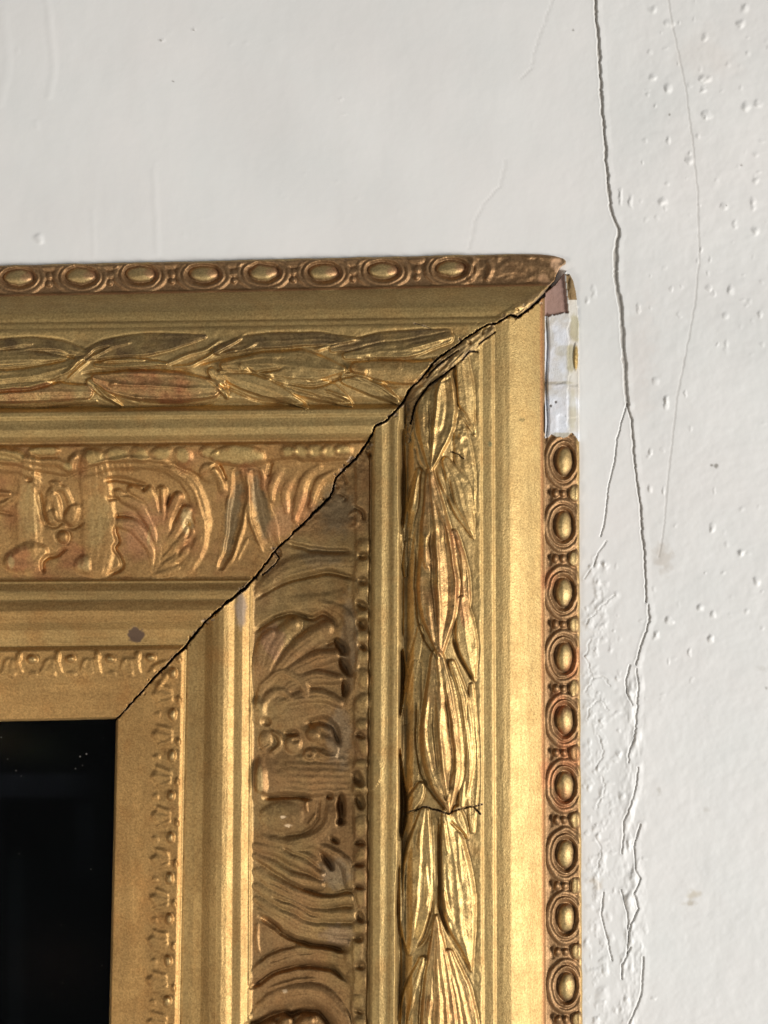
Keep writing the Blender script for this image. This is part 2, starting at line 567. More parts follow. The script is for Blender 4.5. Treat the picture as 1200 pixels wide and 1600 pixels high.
for pts, w, h in [
    ([(716, 637), (728, 652), (741, 680)], 4.5, -4.5),
    ([(700, 745), (708, 785), (722, 815), (738, 842)], 4.2, -5.5),
    ([(708, 998), (720, 1030), (740, 1062)], 4.2, -6),
    ([(705, 1284), (718, 1298), (731, 1312)], 3.0, -5),
    ([(686, 1290), (686, 1380), (690, 1430), (710, 1470), (736, 1516)], 3.4, -6.5),
    ([(648, 700), (656, 725), (670, 740)], 3, -3),
    ([(652, 870), (650, 925), (658, 985), (682, 1026)], 2.6, -4),
    ([(653, 1100), (652, 1165), (664, 1220), (698, 1268)], 2.6, -4.5),
    ([(693, 835), (698, 880), (700, 940), (695, 985)], 4.2, -3.2),
    ([(696, 1090), (702, 1140), (706, 1190), (700, 1230)], 4.6, -3.4),
    ([(675, 830), (674, 880), (678, 940), (682, 975)], 3.4, -2.6),
    ([(676, 1100), (678, 1150), (684, 1200)], 3.4, -2.4),
    ([(695, 600), (697, 640), (690, 680)], 4, -2.4),
    ([(668, 625), (672, 660), (672, 700)], 3.2, -2.0),
]:
    F.ridge(pts, w, h, rough=.1)
# rough rubbed strip on the right of the leaf band, crumbled gesso patch
m = (~TOP) & (T > 738) & (T < 752)
F.H += np.where(m, 0.8 * fbm(X, Y, 5, 71, 3, 14), 0).astype(np.float32)
W = F.win(700, 745, 640, 720)
dd = np.exp(-(((X[W] - 716) / 12) ** 2 + ((Y[W] - 682) / 26) ** 2))
F.H[W] += (dd * 4.5 * fbm(X[W], Y[W], 7, 72, 3)).astype(np.float32)
# deep shadow gap beside the ridge
for pts, w, h in [([(627, 660), (628, 760), (627, 830)], [4, 6, 3.5], -14),
                  ([(626, 1010), (628, 1045), (626, 1090), (624, 1120)], [3, 5, 4, 2], -16),
                  ([(624, 1170), (627, 1220), (630, 1260), (625, 1310)], [2, 4, 6.5, 4], -18),
                  ([(624, 1330), (621, 1400), (622, 1470), (622, 1560), (620, 1660)], [2.5, 3.5, 4.5, 5, 5], -12),
                  ([(627, 840), (627, 930), (627, 1000)], [3, 3.5, 3], -9)]:
    F.ridge(pts, w, h, power=.1)

# top rail, leaves pointing right
leaf([(-50, 547), (20, 541), (90, 544), (140, 552)], [10, 13, 13, 3], 6, 'top', None, 1, .8, seed=31, tint=(SHADE_DK, .9))
leaf([(120, 560), (170, 545), (240, 538), (320, 527)], [6, 15, 16, 3], 5, 'top', 'leaf along the upper edge, darkened with painted shade',
     .4, .8, seed=32, tint=(SHADE_DK, 1.1))
leaf([(340, 548), (400, 535), (480, 530), (560, 530)], [8, 12, 11, 3], 6, 'top', None, 1.2, .9, seed=33,
     tint=(SHADE_DK, .9))
leaf([(520, 545), (580, 535), (640, 528), (700, 520)], [6, 12, 12, 6], 5, 'top', None, .8, .8, seed=34, tint=(SHADE_DK, .9))
leaf([(540, 556), (590, 550), (640, 545), (700, 528)], [6, 12, 14, 9], 8, 'top', None, 1, 1.4, seed=35, veins=1.2)
leaf([(-50, 572), (0, 563), (50, 561), (112, 562)], [12, 14, 13, 3], 9, 'top', None, 1.2, 1, seed=36)
leaf([(-50, 592), (0, 592), (50, 587), (105, 572), (128, 560)], [16, 19, 18, 10, 4], 9, 'top', None, 1.8, 1.6, seed=37,
     tint=(DEEP, .4))
leaf([(-50, 616), (10, 616), (75, 612), (134, 613)], [14, 15, 17, 12], 9, 'top', 'reddish round ended leaf nearest the photo edge',
     1.2, 1, seed=38, tint=(RED, .6))
leaf([(-50, 632), (40, 632), (150, 628)], [8, 7, 3], 4, 'top', None, 1, 1, seed=39)
leaf([(150, 570), (200, 566), (260, 568)], [4, 8, 3], 7, 'top', None, 1, 1.5, seed=40)
leaf([(140, 598), (160, 612), (190, 634)], [6, 8, 2], 6, 'top', None, 1.5, 1, seed=41)
leaf([(480, 596), (515, 608), (550, 630)], [7, 12, 2], 7, 'top', None, 1.6, 1, seed=42)
leaf([(540, 592), (580, 603), (628, 632)], [10, 16, 3], 9, 'top', None, 2.2, 1, seed=43, tint=(UMBER, .3))
leaf([(400, 585), (450, 600), (520, 622), (550, 634)], [6, 14, 9, 2], 8, 'top', None, 1.6, 1.2, seed=44)
leaf([(345, 585), (385, 596), (425, 610), (480, 636)], [7, 15, 14, 3], 11, 'top', 'bright gold slanting leaf', .8, 1.2, seed=45)
leaf([(330, 580), (345, 600), (355, 622)], [7, 9, 3], 9, 'top', None, 2, 1, seed=46)
leaf([(350, 572), (420, 568), (480, 572), (535, 578)], [7, 20, 24, 6], 12, 'top',
     'broad leaf with a curled face left of the orange one', 1.2, 1.6, seed=47, veins=1.3)
leaf([(556, 575), (600, 580), (650, 582), (690, 576)], [10, 18, 20, 18], 12, 'top', 'orange leaf cut off by the mitre crack',
     .4, 1.2, seed=48, tint=(ORANGE, .8))
leaf([(150, 592), (200, 600), (270, 605), (330, 607)], [8, 23, 26, 16], 12, 'top',
     'large red rubbed leaf with a bright rounded end', 1.0, 1.6, seed=49, veins=.9, tint=(RED, .75))
for pts, w, h in [
    ([(92, 594), (108, 578), (124, 562)], 4.0, 6.0),
    ([(104, 594), (120, 578), (140, 562)], 4.0, 5.5),
    ([(134, 556), (150, 542), (178, 538)], 3.4, 6.0),
    ([(138, 560), (160, 550), (180, 540), (205, 534)], 3.2, 5.0),
    ([(258, 570), (290, 556), (325, 545), (345, 532)], 4.0, 6.5),
    ([(262, 575), (300, 570), (335, 552), (365, 536), (382, 524)], 3.6, 6.5),
    ([(345, 556), (370, 548)], 3.5, 4.0), ([(384, 545), (400, 537)], 4, 4.0),
    ([(494, 546), (520, 538), (556, 528)], 4.5, 6.5),
    ([(0, 544), (30, 537), (55, 537)], 4.0, 3.5),
    ([(-40, 553), (40, 546), (85, 544), (110, 553)], 2.4, 3.5),
    ([(160, 564), (200, 563), (230, 562)], 3.0, 4.0),
    ([(150, 572), (200, 574), (250, 573)], 2.6, 3.0),
    ([(148, 602), (165, 618), (186, 633)], 3.0, 5.0),
    ([(158, 604), (190, 622), (220, 632)], 2.4, 2.6),
    ([(324, 590), (340, 605), (350, 618)], 3.2, 4.5),
    ([(340, 600), (352, 614), (360, 622)], 3, 3.5),
    ([(180, 599), (240, 604), (310, 606)], 2.6, 1.8),
    ([(508, 610), (530, 618), (546, 626)], 3.2, 4.5),
    ([(560, 590), (590, 602), (622, 624)], 4.0, 5.5),
    ([(545, 572), (556, 580), (572, 582)], 8, 5.0), ([(640, 545), (670, 538), (690, 530)], 6, 4),
    ([(376, 570), (384, 580)], 6, 5), ([(418, 582), (424, 592)], 7, 4.5),
    ([(175, 596), (178, 602)], 7, 4.5), ([(212, 620), (222, 628)], 5, 3.0),
]:
    F.ridge(pts, w, h * .85, rough=.12)
for pts, w, h in [
    ([(-40, 578), (20, 576), (70, 568), (110, 560)], 3.0, -5),
    ([(-40, 612), (30, 610), (70, 602), (100, 592)], 3.0, -5.5),
    ([(130, 584), (180, 578), (260, 575), (300, 580)], 3.4, -6),
    ([(-40, 636), (60, 638), (130, 634), (190, 637), (300, 634), (340, 628)], 2.6, -5),
    ([(310, 568), (360, 558), (400, 552), (470, 546)], 3.2, -5),
    ([(440, 598), (490, 604), (530, 592), (560, 585)], 3.0, -5),
    ([(345, 602), (370, 612), (400, 624), (440, 630)], 3.2, -5),
    ([(560, 560), (620, 562), (690, 563)], 2.6, -4),
    ([(388, 578), (400, 582), (420, 578), (440, 575)], 3.4, -5),
    ([(340, 584), (400, 584), (450, 605), (500, 620)], 2.2, -3),
    ([(620, 605), (600, 600), (575, 592)], 4, -3),
    ([(440, 636), (540, 636), (620, 635)], 2, -3),
    ([(150, 560), (165, 566), (250, 562)], 2.5, -3),
]:
    F.ridge(pts, w, h, rough=.1)
F.tint(326, 604, 12, 14, PALE, .6, seed=12)  # highlight on the rounded leaf end, painted into the colour
F.tint(124, 614, 10, 12, PALE, .6, seed=13)  # painted highlight, same as on the leaf end above
F.tint(653, 1452, 11, 19, (0.75, 0.52, 0.2), .85, seed=14, rot=.1)
F.tint(666, 1380, 6, 22, (0.80, 0.58, 0.25), .5, seed=15)

# ------------------------------------------------------------------ scroll ornament
ORN = {}


def orn(name, rail, label=None):
    return new(name, label, rail)


def rl(pts, w, h, lab=None, rough=0, power=.5, taper=True):
    wm = max(w) if isinstance(w, (list, tuple)) else w
    kind = NAMES[lab][0] if lab in NAMES else ''
    if h > 0 and wm >= 7 and kind == 'acanthus_leaf':
        # plump lobe that creases against its neighbours, with a vein down the middle
        W, q, s, sd = F.trace(F.dense(pts, w))
        m = q < 1
        qq = np.clip(q, 0, 1)
        z = h * 1.12 * (1 - qq * qq) ** .6 * np.clip(.35 + 1.6 * s, .35, 1)
        z = z - 1.5 * np.exp(-(sd / .13) ** 2) * np.clip(s * 3, 0, 1) * np.clip((1 - s) * 5, 0, 1) * (wm > 9)
        z = BASE[W] - .6 + z
        m = m & (z > F.H[W])
        F.H[W] = np.where(m, z, F.H[W])
        F.L[W][m] = lab
        return
    if h > 0 and wm >= 8:
        # broad leafy pieces: low rounded body with shallow ribs running along it
        w2 = [v * 1.18 for v in w] if isinstance(w, (list, tuple)) else w * 1.18
        W, q, s, sd = F.trace(F.dense(pts, w2))
        m = q < 1
        qq = np.clip(q, 0, 1)
        f = (.5 * (1 - qq ** 2) + .5 * np.clip((1 - qq) * 2.2, 0, 1)) * np.clip(np.minimum(s, 1 - s) * 6 + .3, 0, 1)
        f = f * (1 + .25 * fbm(X[W], Y[W], 22, 7, 2))
        z = h * .66 * f + .035 * h * np.cos(sd * 11) * np.clip((1 - qq) * 3, 0, 1)
        F.H[W] += np.where(m, z, 0).astype(np.float32)
        if lab is not None:
            F.L[W][m] = lab
        return
    F.ridge(pts, w, h, lab, rough=rough, power=power, taper=taper)


# proud scalloped border strip under the ridge
bx = [-60, -40, 20, 50, 80, 104, 125, 165, 230, 275, 300, 312, 330, 345, 370, 400, 418, 440, 480, 560, 600]
by = [722, 723, 724, 733, 738, 742, 730, 722, 721, 724, 738, 745, 728, 724, 730, 728, 721, 716, 720, 718, 714]
yb = np.interp(F.xs, bx, by)[None, :] + .8 * vnoise(X, Y, 9, 140)
F.H += (5.5 * TOP * (T > 500) * (1 - sstep(-1.5, 1.5, Y - yb)) * (1 - sstep(573, 576, T)) * (T < 577)
        - 2.2 * TOP * (T > 500) * (T < 577) * np.exp(-((Y - yb - 3) / 2.2) ** 2)).astype(np.float32)
F.H += (3.2 * (~TOP) * sstep(551, 554, T + 2.5 * fbm(X, Y, 28, 141, 2)) * (1 - sstep(573, 576, T))).astype(np.float32)
# small lobes under the ridge, top rail
for (x, y, rx, ry) in [(14, 713, 34, 11), (146, 712, 21, 12), (183, 711, 16, 11), (220, 709, 15, 11), (253, 708, 15, 11),
                       (286, 712, 13, 12), (450, 706, 9, 10), (470, 705, 13, 11), (492, 705, 13, 11), (514, 706, 12, 10),
                       (536, 703, 12, 9), (327, 705, 12, 9)]:
    F.dome(x, y, rx + 4, ry + 2, 7, orn('lobe', 'top'), power=.6)
    F.tint(x, y, rx, ry, (0.52, 0.37, 0.15), .8, seed=int(x))
F.dome(372, 712, 44, 16, 9, orn('cushion', 'top'), power=.35)
F.tint(372, 712, 46, 16, (0.52, 0.37, 0.15), .9)
F.dome(70, 705, 26, 8, 9, orn('cartouche', 'top'), power=.35)
F.tint(70, 706, 26, 9, (0.50, 0.36, 0.15), .8)
k = orn('curled_leaf', 'top')
rl([(44, 716), (66, 722), (90, 722), (108, 732), (112, 720), (120, 710)], 7, 9, k)
rl([(-40, 706), (10, 706), (35, 716), (50, 728)], 7, 8, orn('curled_leaf', 'top'))
F.tint(104, 728, 9, 7, (0.50, 0.36, 0.15), .9)
# ribbons of the strapwork, with reeded faces
k = orn('strapwork', 'top', 'left reeded strap with rolled lower end')
Wd = F.win(12, 74, 730, 900)
for (pts, w, h) in [([(46, 726), (40, 790), (42, 850)], [18, 23, 25], 6), ([(20, 878), (45, 872), (66, 862)], [16, 24, 12], 9)]:
    D = F.dense(pts, w)
    W, q, s, sd = F.trace(D)
    m = q < 1
    z = h * np.clip((1 - np.clip(q, 0, 1)) * 2.0, 0, 1) ** .8
    z = z + .7 * np.cos(sd * 13) * (q < .85) * (pts[0][1] < 800)
    F.H[W] += np.where(m, z, 0).astype(np.float32)
    F.L[W][m] = k
k = orn('strapwork', 'top', 'right reeded strap beside the pearl')
for (pts, w, h) in [([(146, 722), (152, 790), (156, 840), (150, 878)], [24, 28, 30, 26], 7)]:
    D = F.dense(pts, w)
    W, q, s, sd = F.trace(D)
    m = q < 1
    z = h * np.clip((1 - np.clip(q, 0, 1)) * 2.4, 0, 1) ** .8 + .7 * np.cos(sd * 16) * (q < .85)
    F.H[W] += np.where(m, z, 0).astype(np.float32)
    F.L[W][m] = k
for (x, y, rx, ry) in [(45, 800, 20, 52), (152, 810, 22, 60)]:
    F.tint(x, y, rx, ry, (0.46, 0.33, 0.14), .6, seed=int(x))
# knot and pearl
k = orn('knot', 'top', 'curled knot above the pearl')
rl([(72, 804), (75, 780), (84, 766), (97, 763), (106, 776), (110, 795)], 6, 6, k)
F.dome(88, 792, 9, 23, 10, k, rot=-.25)
F.dome(112, 804, 11, 19, 11, k, rot=.45)
F.dome(80, 808, 10, 12, 9, k)
F.dome(86, 756, 9, 6, 6, k)
rl([(60, 770), (64, 800), (72, 824)], 5, -7)
rl([(72, 822), (88, 822), (98, 815), (112, 824), (130, 815)], 3.5, -6)
F.dome(98, 838, 15, 15, -5, None)
F.dome(98, 838, 10.5, 10.5, 15, orn('pearl', 'top'))
rl([(66, 895), (66, 880), (74, 870), (86, 868), (98, 858), (104, 857)], 4.0, -9)
rl([(182, 806), (181, 830), (186, 845), (181, 856), (190, 872), (188, 886), (170, 897)], 4.0, -9)
rl([(180, 806), (192, 805), (206, 812)], 4.0, -7)
F.dome(130, 884, 15, 14, 6, orn('boss', 'top'))
F.tint(133, 882, 13, 14, PALE, .7, metal=.8)  # specular glint on the boss, painted as paler gold
F.tint(30, 878, 26, 26, RED, .7, seed=17)
F.tint(110, 866, 30, 30, RED, .5, seed=18)
F.tint(17, 878, 7, 14, PALE, .7, seed=19)  # glint on the strap's rolled end, painted in
# arch of the C scroll
k = orn('c_scroll', 'top', 'large arched scroll right of the strap')
rl([(120, 742), (150, 730), (200, 724), (245, 727), (285, 748), (308, 784), (313, 826), (302, 868), (282, 896)],
   [7, 10, 11, 11, 13, 15, 15, 13, 7], 12, k, power=.2)
rl([(220, 722), (262, 731), (295, 758), (314, 795), (320, 835)], 2.8, 3.4)
rl([(215, 733), (250, 737), (280, 757), (298, 790), (302, 830), (294, 870)], 3.4, -4)
for i in range(7):
    x = 150 + i * 9
    rl([(x, 725), (x + 2, 742)], 2.2, -2.4)
rl([(-44, 735), (0, 728), (36, 732), (60, 752)], 9, 9, orn('c_scroll', 'top'), power=.2)
rl([(-40, 760), (-10, 770), (20, 772)], 5, 7)
rl([(-40, 795), (0, 790), (24, 775)], 5, 6)
rl([(-40, 806), (0, 800), (20, 806)], 3, -6)
F.dome(46, 749, 6, 4, -9, None)
# acanthus inside the arch
k = orn('acanthus_leaf', 'top', 'acanthus leaf spreading inside the arch')
for pts, w, h in [
    ([(246, 880), (244, 835), (226, 796), (186, 772)], [6, 10, 12, 9], 9),
    ([(240, 892), (234, 856), (214, 826), (186, 816)], [6, 9, 11, 9], 8),
    ([(248, 870), (244, 820), (232, 785), (206, 764)], [6, 9, 10, 8], 9),
    ([(250, 850), (248, 805), (234, 768)], [5, 8, 10], 10),
    ([(252, 850), (254, 805), (254, 766)], [5, 8, 9], 10),
    ([(254, 855), (264, 812), (278, 778)], [5, 9, 11], 11),
    ([(255, 862), (274, 830), (294, 800)], [5, 9, 11], 11),
    ([(254, 875), (276, 852), (296, 830)], [5, 9, 11], 10),
    ([(250, 890), (270, 875), (290, 860)], [5, 9, 10], 8),
    ([(240, 900), (258, 894), (276, 886)], [5, 8, 8], 6),
]:
    rl(pts, w, h, k)
for pts, w, h in [
    ([(165, 752), (195, 750), (228, 758)], 4.6, -9), ([(168, 778), (186, 778)], 3.5, -7),
    ([(222, 768), (230, 762)], 4, -6), ([(268, 772), (262, 790)], 3.4, -6),
    ([(250, 762), (250, 780), (252, 800)], 3, -5), ([(286, 788), (292, 800)], 3, -5),
    ([(292, 815), (296, 828), (290, 842)], 3.4, -6), ([(172, 772), (214, 778), (244, 822), (248, 850)], 2.6, -3.6),
    ([(286, 856), (280, 866)], 3, -5), ([(190, 800), (220, 812), (240, 845), (240, 890)], 2.6, -3),
]:
    rl(pts, w, h)
F.tint(220, 830, 48, 60, (0.50, 0.26, 0.13), .75, seed=23, soft=.8)
F.tint(292, 815, 12, 24, (0.66, 0.50, 0.25), .8, seed=24)
F.tint(234, 838, 4, 20, PALE, .6, seed=25, rot=.15)
F.dome(326, 738, 17, 16, 9, orn('curl', 'top'))
rl([(340, 722), (346, 736), (352, 752)], 4, -7)
rl([(330, 730), (342, 745), (350, 770)], 7, 7, orn('curl', 'top'))
# crossed stems
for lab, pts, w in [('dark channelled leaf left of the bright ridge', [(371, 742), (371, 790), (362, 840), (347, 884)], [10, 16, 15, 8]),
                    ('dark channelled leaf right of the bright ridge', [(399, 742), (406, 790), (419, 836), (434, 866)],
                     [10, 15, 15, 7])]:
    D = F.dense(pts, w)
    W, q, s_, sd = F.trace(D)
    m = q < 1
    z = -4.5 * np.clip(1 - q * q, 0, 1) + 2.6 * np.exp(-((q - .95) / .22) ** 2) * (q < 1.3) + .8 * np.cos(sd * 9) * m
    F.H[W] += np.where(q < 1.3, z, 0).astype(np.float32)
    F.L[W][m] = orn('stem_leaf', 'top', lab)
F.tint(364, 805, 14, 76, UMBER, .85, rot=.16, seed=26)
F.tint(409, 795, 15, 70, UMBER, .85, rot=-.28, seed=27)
rl([(386, 738), (388, 780), (394, 820), (410, 862)], 3.4, 7, orn('stem', 'top'))
rl([(386, 780), (378, 830), (360, 880)], 3.0, 5)
rl([(359, 770), (356, 820), (346, 870)], 3.2, 5)
rl([(392, 842), (408, 862)], 2.6, 3)
rl([(388, 842), (370, 876)], 2.6, 3)
for pts, w, h in [([(500, 728), (478, 748), (466, 785), (462, 812)], [5, 8, 9, 5], 7),
                  ([(528, 736), (500, 752), (484, 790)], [5, 7, 5], 7),
                  ([(440, 735), (428, 755), (424, 780)], [7, 8, 5], 6),
                  ([(462, 740), (446, 770), (448, 800)], [6, 7, 4], 5)]:
    rl(pts, w, h, orn('acanthus_leaf', 'top'), power=.4)
rl([(425, 722), (420, 735), (418, 745)], 5, -8)
F.tint(440, 815, 24, 40, (0.52, 0.29, 0.14), .7, rot=.3, seed=29)

# side rail scroll band: lobes and pierced notches
for (x, y, rx, ry) in [(567, 853, 9, 9), (566, 884, 10, 13), (567, 921, 9, 9), (565, 962, 10, 8), (564, 994, 10, 9),
                       (565, 1025, 10, 13), (567, 1060, 7, 16), (566, 1100, 10, 14), (563, 1133, 10, 10),
                       (566, 1165, 8, 16), (563, 1195, 9, 8), (561, 1232, 8, 8), (563, 1292, 9, 18), (562, 1335, 10, 14),
                       (562, 1370, 10, 14), (562, 1404, 10, 13), (560, 1450, 11, 8), (554, 1486, 14, 22),
                       (555, 1530, 14, 20), (560, 1566, 9, 12), (560, 1600, 9, 10), (560, 1640, 9, 14)]:
    F.dome(x + rng.uniform(-1.5, 1.5), y, rx + rng.uniform(1, 5), ry + rng.uniform(1, 5), rng.uniform(3.5, 6.5), orn('lobe', 'side'), rot=rng.uniform(-.35, .35), power=.7)
    F.tint(x, y, rx, ry, (0.46, 0.32, 0.13), .55, seed=int(y))
for (x, y, rx, ry, r, d) in [(566, 867, 8, 7, 0, -9), (567, 908, 8, 7, 0, -9), (566, 945, 11, 7, .6, -12),
                             (565, 975, 11, 9, .4, -13), (565, 1010, 9, 5, .4, -9), (563, 1150, 9, 5, .2, -10),
                             (559, 1217, 8, 15, -.5, -14), (561, 1250, 8, 15, -.4, -14), (562, 1317, 10, 4.5, 0, -11),
                             (562, 1352, 9, 4, 0, -10), (560, 1388, 8, 4, .2, -9), (548, 1428, 4, 10, -.5, -9),
                             (564, 1432, 6, 10, -.4, -9), (561, 1464, 9, 9, 0, -9), (562, 1508, 10, 7, .1, -7),
                             (562, 1580, 9, 4, .3, -7), (533, 1010, 15, 9, .9, -16), (540, 1042, 18, 8, 1.0, -17),
                             (538, 1075, 6, 14, -.1, -15), (534, 1262, 7, 25, 0, -17), (533, 1284, 9, 5, 0, -10),
                             (524, 1312, 8, 4.5, .5, -11), (510, 1345, 18, 6, .95, -15), (515, 1243, 7, 6, 0, -10),
                             (415, 1127, 9, 8, 0, -8), (455, 1146, 11, 6, 0, -8)]:
    F.dome(x, y, rx, ry, d, None, rot=r, power=.7)
k = orn('c_scroll', 'side', 'plain arched scroll just below the mitre')
rl([(404, 925), (440, 896), (490, 880), (548, 878)], [9, 15, 16, 12], 9, k, power=.25)
rl([(448, 849), (490, 858), (545, 862)], 4.5, -7)
rl([(402, 935), (430, 916), (470, 902), (520, 896), (560, 904)], 4.5, -8)
rl([(500, 942), (535, 956), (550, 992), (552, 1050), (546, 1100)], [4, 8, 10, 8, 5], 7, orn('scroll_rim', 'side'))
rl([(460, 940), (500, 938), (540, 930)], 10, 4)
k = orn('acanthus_leaf', 'side', 'acanthus leaf with a scalloped upper edge')
for pts, w, h in [
    ([(402, 1075), (404, 1040), (412, 1010), (424, 990)], [8, 11, 13, 9], 8),
    ([(406, 1080), (420, 1035), (436, 1000), (458, 978)], [8, 12, 15, 12], 9),
    ([(412, 1085), (440, 1040), (470, 1008), (506, 984)], [8, 13, 16, 15], 10),
    ([(416, 1095), (450, 1055), (490, 1030), (522, 1022)], [8, 12, 14, 10], 9),
    ([(420, 1102), (455, 1072), (495, 1058), (526, 1060)], [8, 12, 13, 9], 8),
    ([(424, 1108), (460, 1092), (500, 1088), (530, 1098)], [7, 11, 12, 9], 8),
    ([(404, 1100), (414, 1070), (440, 1052), (468, 1062), (480, 1088)], [6, 9, 10, 9, 6], 10),
    ([(408, 1108), (420, 1088), (440, 1078), (456, 1092)], [6, 8, 9, 6], 9),
]:
    rl(pts, w, h, k)
F.dome(458, 974, 13, 11, 6, k)
for pts, w, h in [
    ([(400, 986), (425, 970), (455, 960), (485, 966), (505, 960), (524, 976)], 4.6, -9),
    ([(510, 1006), (528, 1000)], 3.4, -6), 
]:
    rl(pts, w, h)
# ribbon block
k = orn('strapwork', 'side', 'upper part of the broad reeded strap')
rl([(400, 1112), (440, 1112), (500, 1108)], [20, 24, 14], 6, k, power=.6)
k = orn('strapwork', 'side', 'broad reeded strap crossing the band')
D = F.dense([(412, 1208), (450, 1208), (500, 1208), (560, 1206)], [30, 38, 38, 36])
W, q, s, sd = F.trace(D)
m = q < 1
z = (9 * sstep(1172, 1215, Y[W]) * sstep(0, 6, 1246 + 2 * vnoise(X[W], Y[W], 14, 8) - Y[W]) * (.35 + .65 * (1 - sstep(500, 560, X[W])))
     + .5 * np.cos(sd * 24 + X[W] * .01) * (q < .85) * sstep(430, 470, X[W]) * (1 - sstep(530, 560, X[W])))
z = z * sstep(396, 402, X[W])
F.H[W] += np.where(m, z, 0).astype(np.float32)
m = m & (X[W] > 397)
F.L[W][m] = k
F.dome(404, 1110, 14, 24, 6, k, power=1)
F.dome(404, 1220, 15, 38, 8, k, power=1)
F.tint(404, 1222, 7, 30, PALE, .7, seed=31)  # glint along the strap's left bulge, painted into the colour
F.tint(404, 1108, 6, 16, PALE, .5, seed=32)  # painted glint on the upper bulge
rl([(414, 1246), (440, 1244), (486, 1246)], 5, -11)
k = orn('knot', 'side', 'double curled knot with small spiral ends')
rl([(480, 1131), (505, 1126), (522, 1138), (530, 1164)], [6, 9, 8, 5], -11, power=.8)
F.dome(488, 1147, 12, 11, 9, k)
rl([(494, 1152), (512, 1160), (522, 1172), (510, 1180), (492, 1176)], 9, 9, k)
F.dome(484, 1179, 10, 10, 7, k)
F.dome(484, 1179, 4.5, 4.5, -4, None)
rl([(492, 1170), (508, 1181), (528, 1182)], 3, 4)
F.dome(458, 1164, 13, 16, 9, orn('pearl', 'side'))
F.dome(460, 1158, 5, 4, -4, None)
k = orn('curl', 'side')
rl([(424, 1142), (436, 1152), (438, 1166), (424, 1178)], 4.5, 8, k)
F.dome(414, 1156, 12, 14, 6, k)
rl([(404, 1168), (420, 1160)], 3, -4)
# lower half of the motif
k = orn('c_scroll', 'side', 'curved scroll below the broad strap')
rl([(518, 1254), (516, 1284), (498, 1308), (450, 1320), (410, 1310)], [8, 11, 12, 10, 7], 9, k, power=.3)
rl([(500, 1250), (494, 1280), (475, 1300), (440, 1306)], 3, -4)
rl([(479, 1252), (480, 1270)], 3, 5)
rl([(492, 1272), (480, 1290)], 2.4, 4)
F.dome(440, 1276, 34, 24, 7, orn('boss', 'side'), power=.6)
k = orn('acanthus_leaf', 'side', 'sweeping acanthus leaf of long parallel blades')
for pts, w, h in [
    ([(400, 1322), (440, 1332), (475, 1346), (500, 1368)], [7, 12, 14, 8], 8),
    ([(400, 1338), (430, 1358), (465, 1376), (500, 1384)], [7, 10, 12, 9], 8),
    ([(400, 1362), (440, 1388), (490, 1406), (544, 1404)], [7, 12, 13, 10], 9),
    ([(400, 1384), (440, 1408), (490, 1428), (546, 1430)], [7, 11, 13, 12], 9),
    ([(402, 1404), (440, 1430), (485, 1450), (545, 1454)], [6, 10, 13, 12], 9),
    ([(406, 1422), (440, 1444), (480, 1462), (540, 1470)], [5, 8, 10, 9], 7),
    ([(486, 1318), (515, 1330), (540, 1352), (546, 1384)], [6, 9, 11, 8], 8),
]:
    rl(pts, w, h, k)
for pts, w, h in [
    ([(440, 1326), (470, 1338), (502, 1362)], 3.6, -6), ([(398, 1344), (440, 1372), (485, 1393), (520, 1398), (548, 1390)], 3.6, -7),
    ([(425, 1400), (470, 1420), (500, 1434)], 2.6, -4), ([(408, 1430), (440, 1456), (480, 1473), (520, 1480), (542, 1484)], 5.2, -11),
    ([(560, 1420), (552, 1396)], 3, -4), ([(418, 1378), (450, 1394)], 2.2, -2.5),
]:
    rl(pts, w, h)
rl([(402, 1440), (403, 1470), (404, 1490)], 4, 3.5)
rl([(410, 1442), (440, 1462), (462, 1474)], 2.6, 3)
k = orn('c_scroll', 'side', 'arched scroll near the lower photo edge')
rl([(396, 1524), (430, 1498), (480, 1490), (535, 1498)], [8, 13, 15, 12], 9, k, power=.25)
rl([(405, 1502), (430, 1486), (462, 1478)], 3.2, -5)
rl([(420, 1504), (460, 1492), (490, 1488)], 2.2, -2.6)
rl([(392, 1542), (425, 1522), (470, 1510), (515, 1513), (542, 1532)], 5, -11)
k = orn('acanthus_leaf', 'side', 'lowest acanthus leaf, cut by the photo edge')
for pts, w, h in [([(396, 1590), (420, 1566), (460, 1552), (500, 1556), (532, 1590), (545, 1650)], [8, 13, 17, 17, 14, 12], 9),
                  ([(404, 1660), (410, 1625), (424, 1604)], [10, 13, 11], 12), ([(420, 1665), (432, 1620), (448, 1598)], [10, 13, 12], 13),
                  ([(450, 1670), (462, 1620), (482, 1596)], [10, 14, 13], 13), ([(480, 1670), (495, 1640), (512, 1622)], [9, 12, 10], 11)]:
    rl(pts, w, h, k)
rl([(420, 1546), (460, 1532), (494, 1530)], 3, 3.4)
rl([(386, 1602), (420, 1588), (445, 1580), (456, 1586), (474, 1578), (500, 1584), (522, 1612)], 5.4, -13)
for (x, y, rx, ry) in [(442, 1277, 5, 3.2), (449, 1291, 8, 2.6), (446, 1548, 4.2, 3.4)]:
    F.tint(x, y, rx, ry, (0.82, 0.62, 0.38), 1.0, soft=.25, rough=.7, sc=5, metal=.2)
F.tint(425, 1000, 22, 34, (0.43, 0.24, 0.14), .6, seed=41)
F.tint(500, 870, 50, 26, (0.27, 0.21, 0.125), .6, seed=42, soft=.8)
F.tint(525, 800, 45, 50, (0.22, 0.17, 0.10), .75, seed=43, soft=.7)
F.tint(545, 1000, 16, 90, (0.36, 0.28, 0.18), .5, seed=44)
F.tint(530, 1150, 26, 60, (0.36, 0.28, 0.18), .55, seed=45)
F.tint(525, 1365, 30, 34, (0.34, 0.27, 0.18), .6, seed=46)
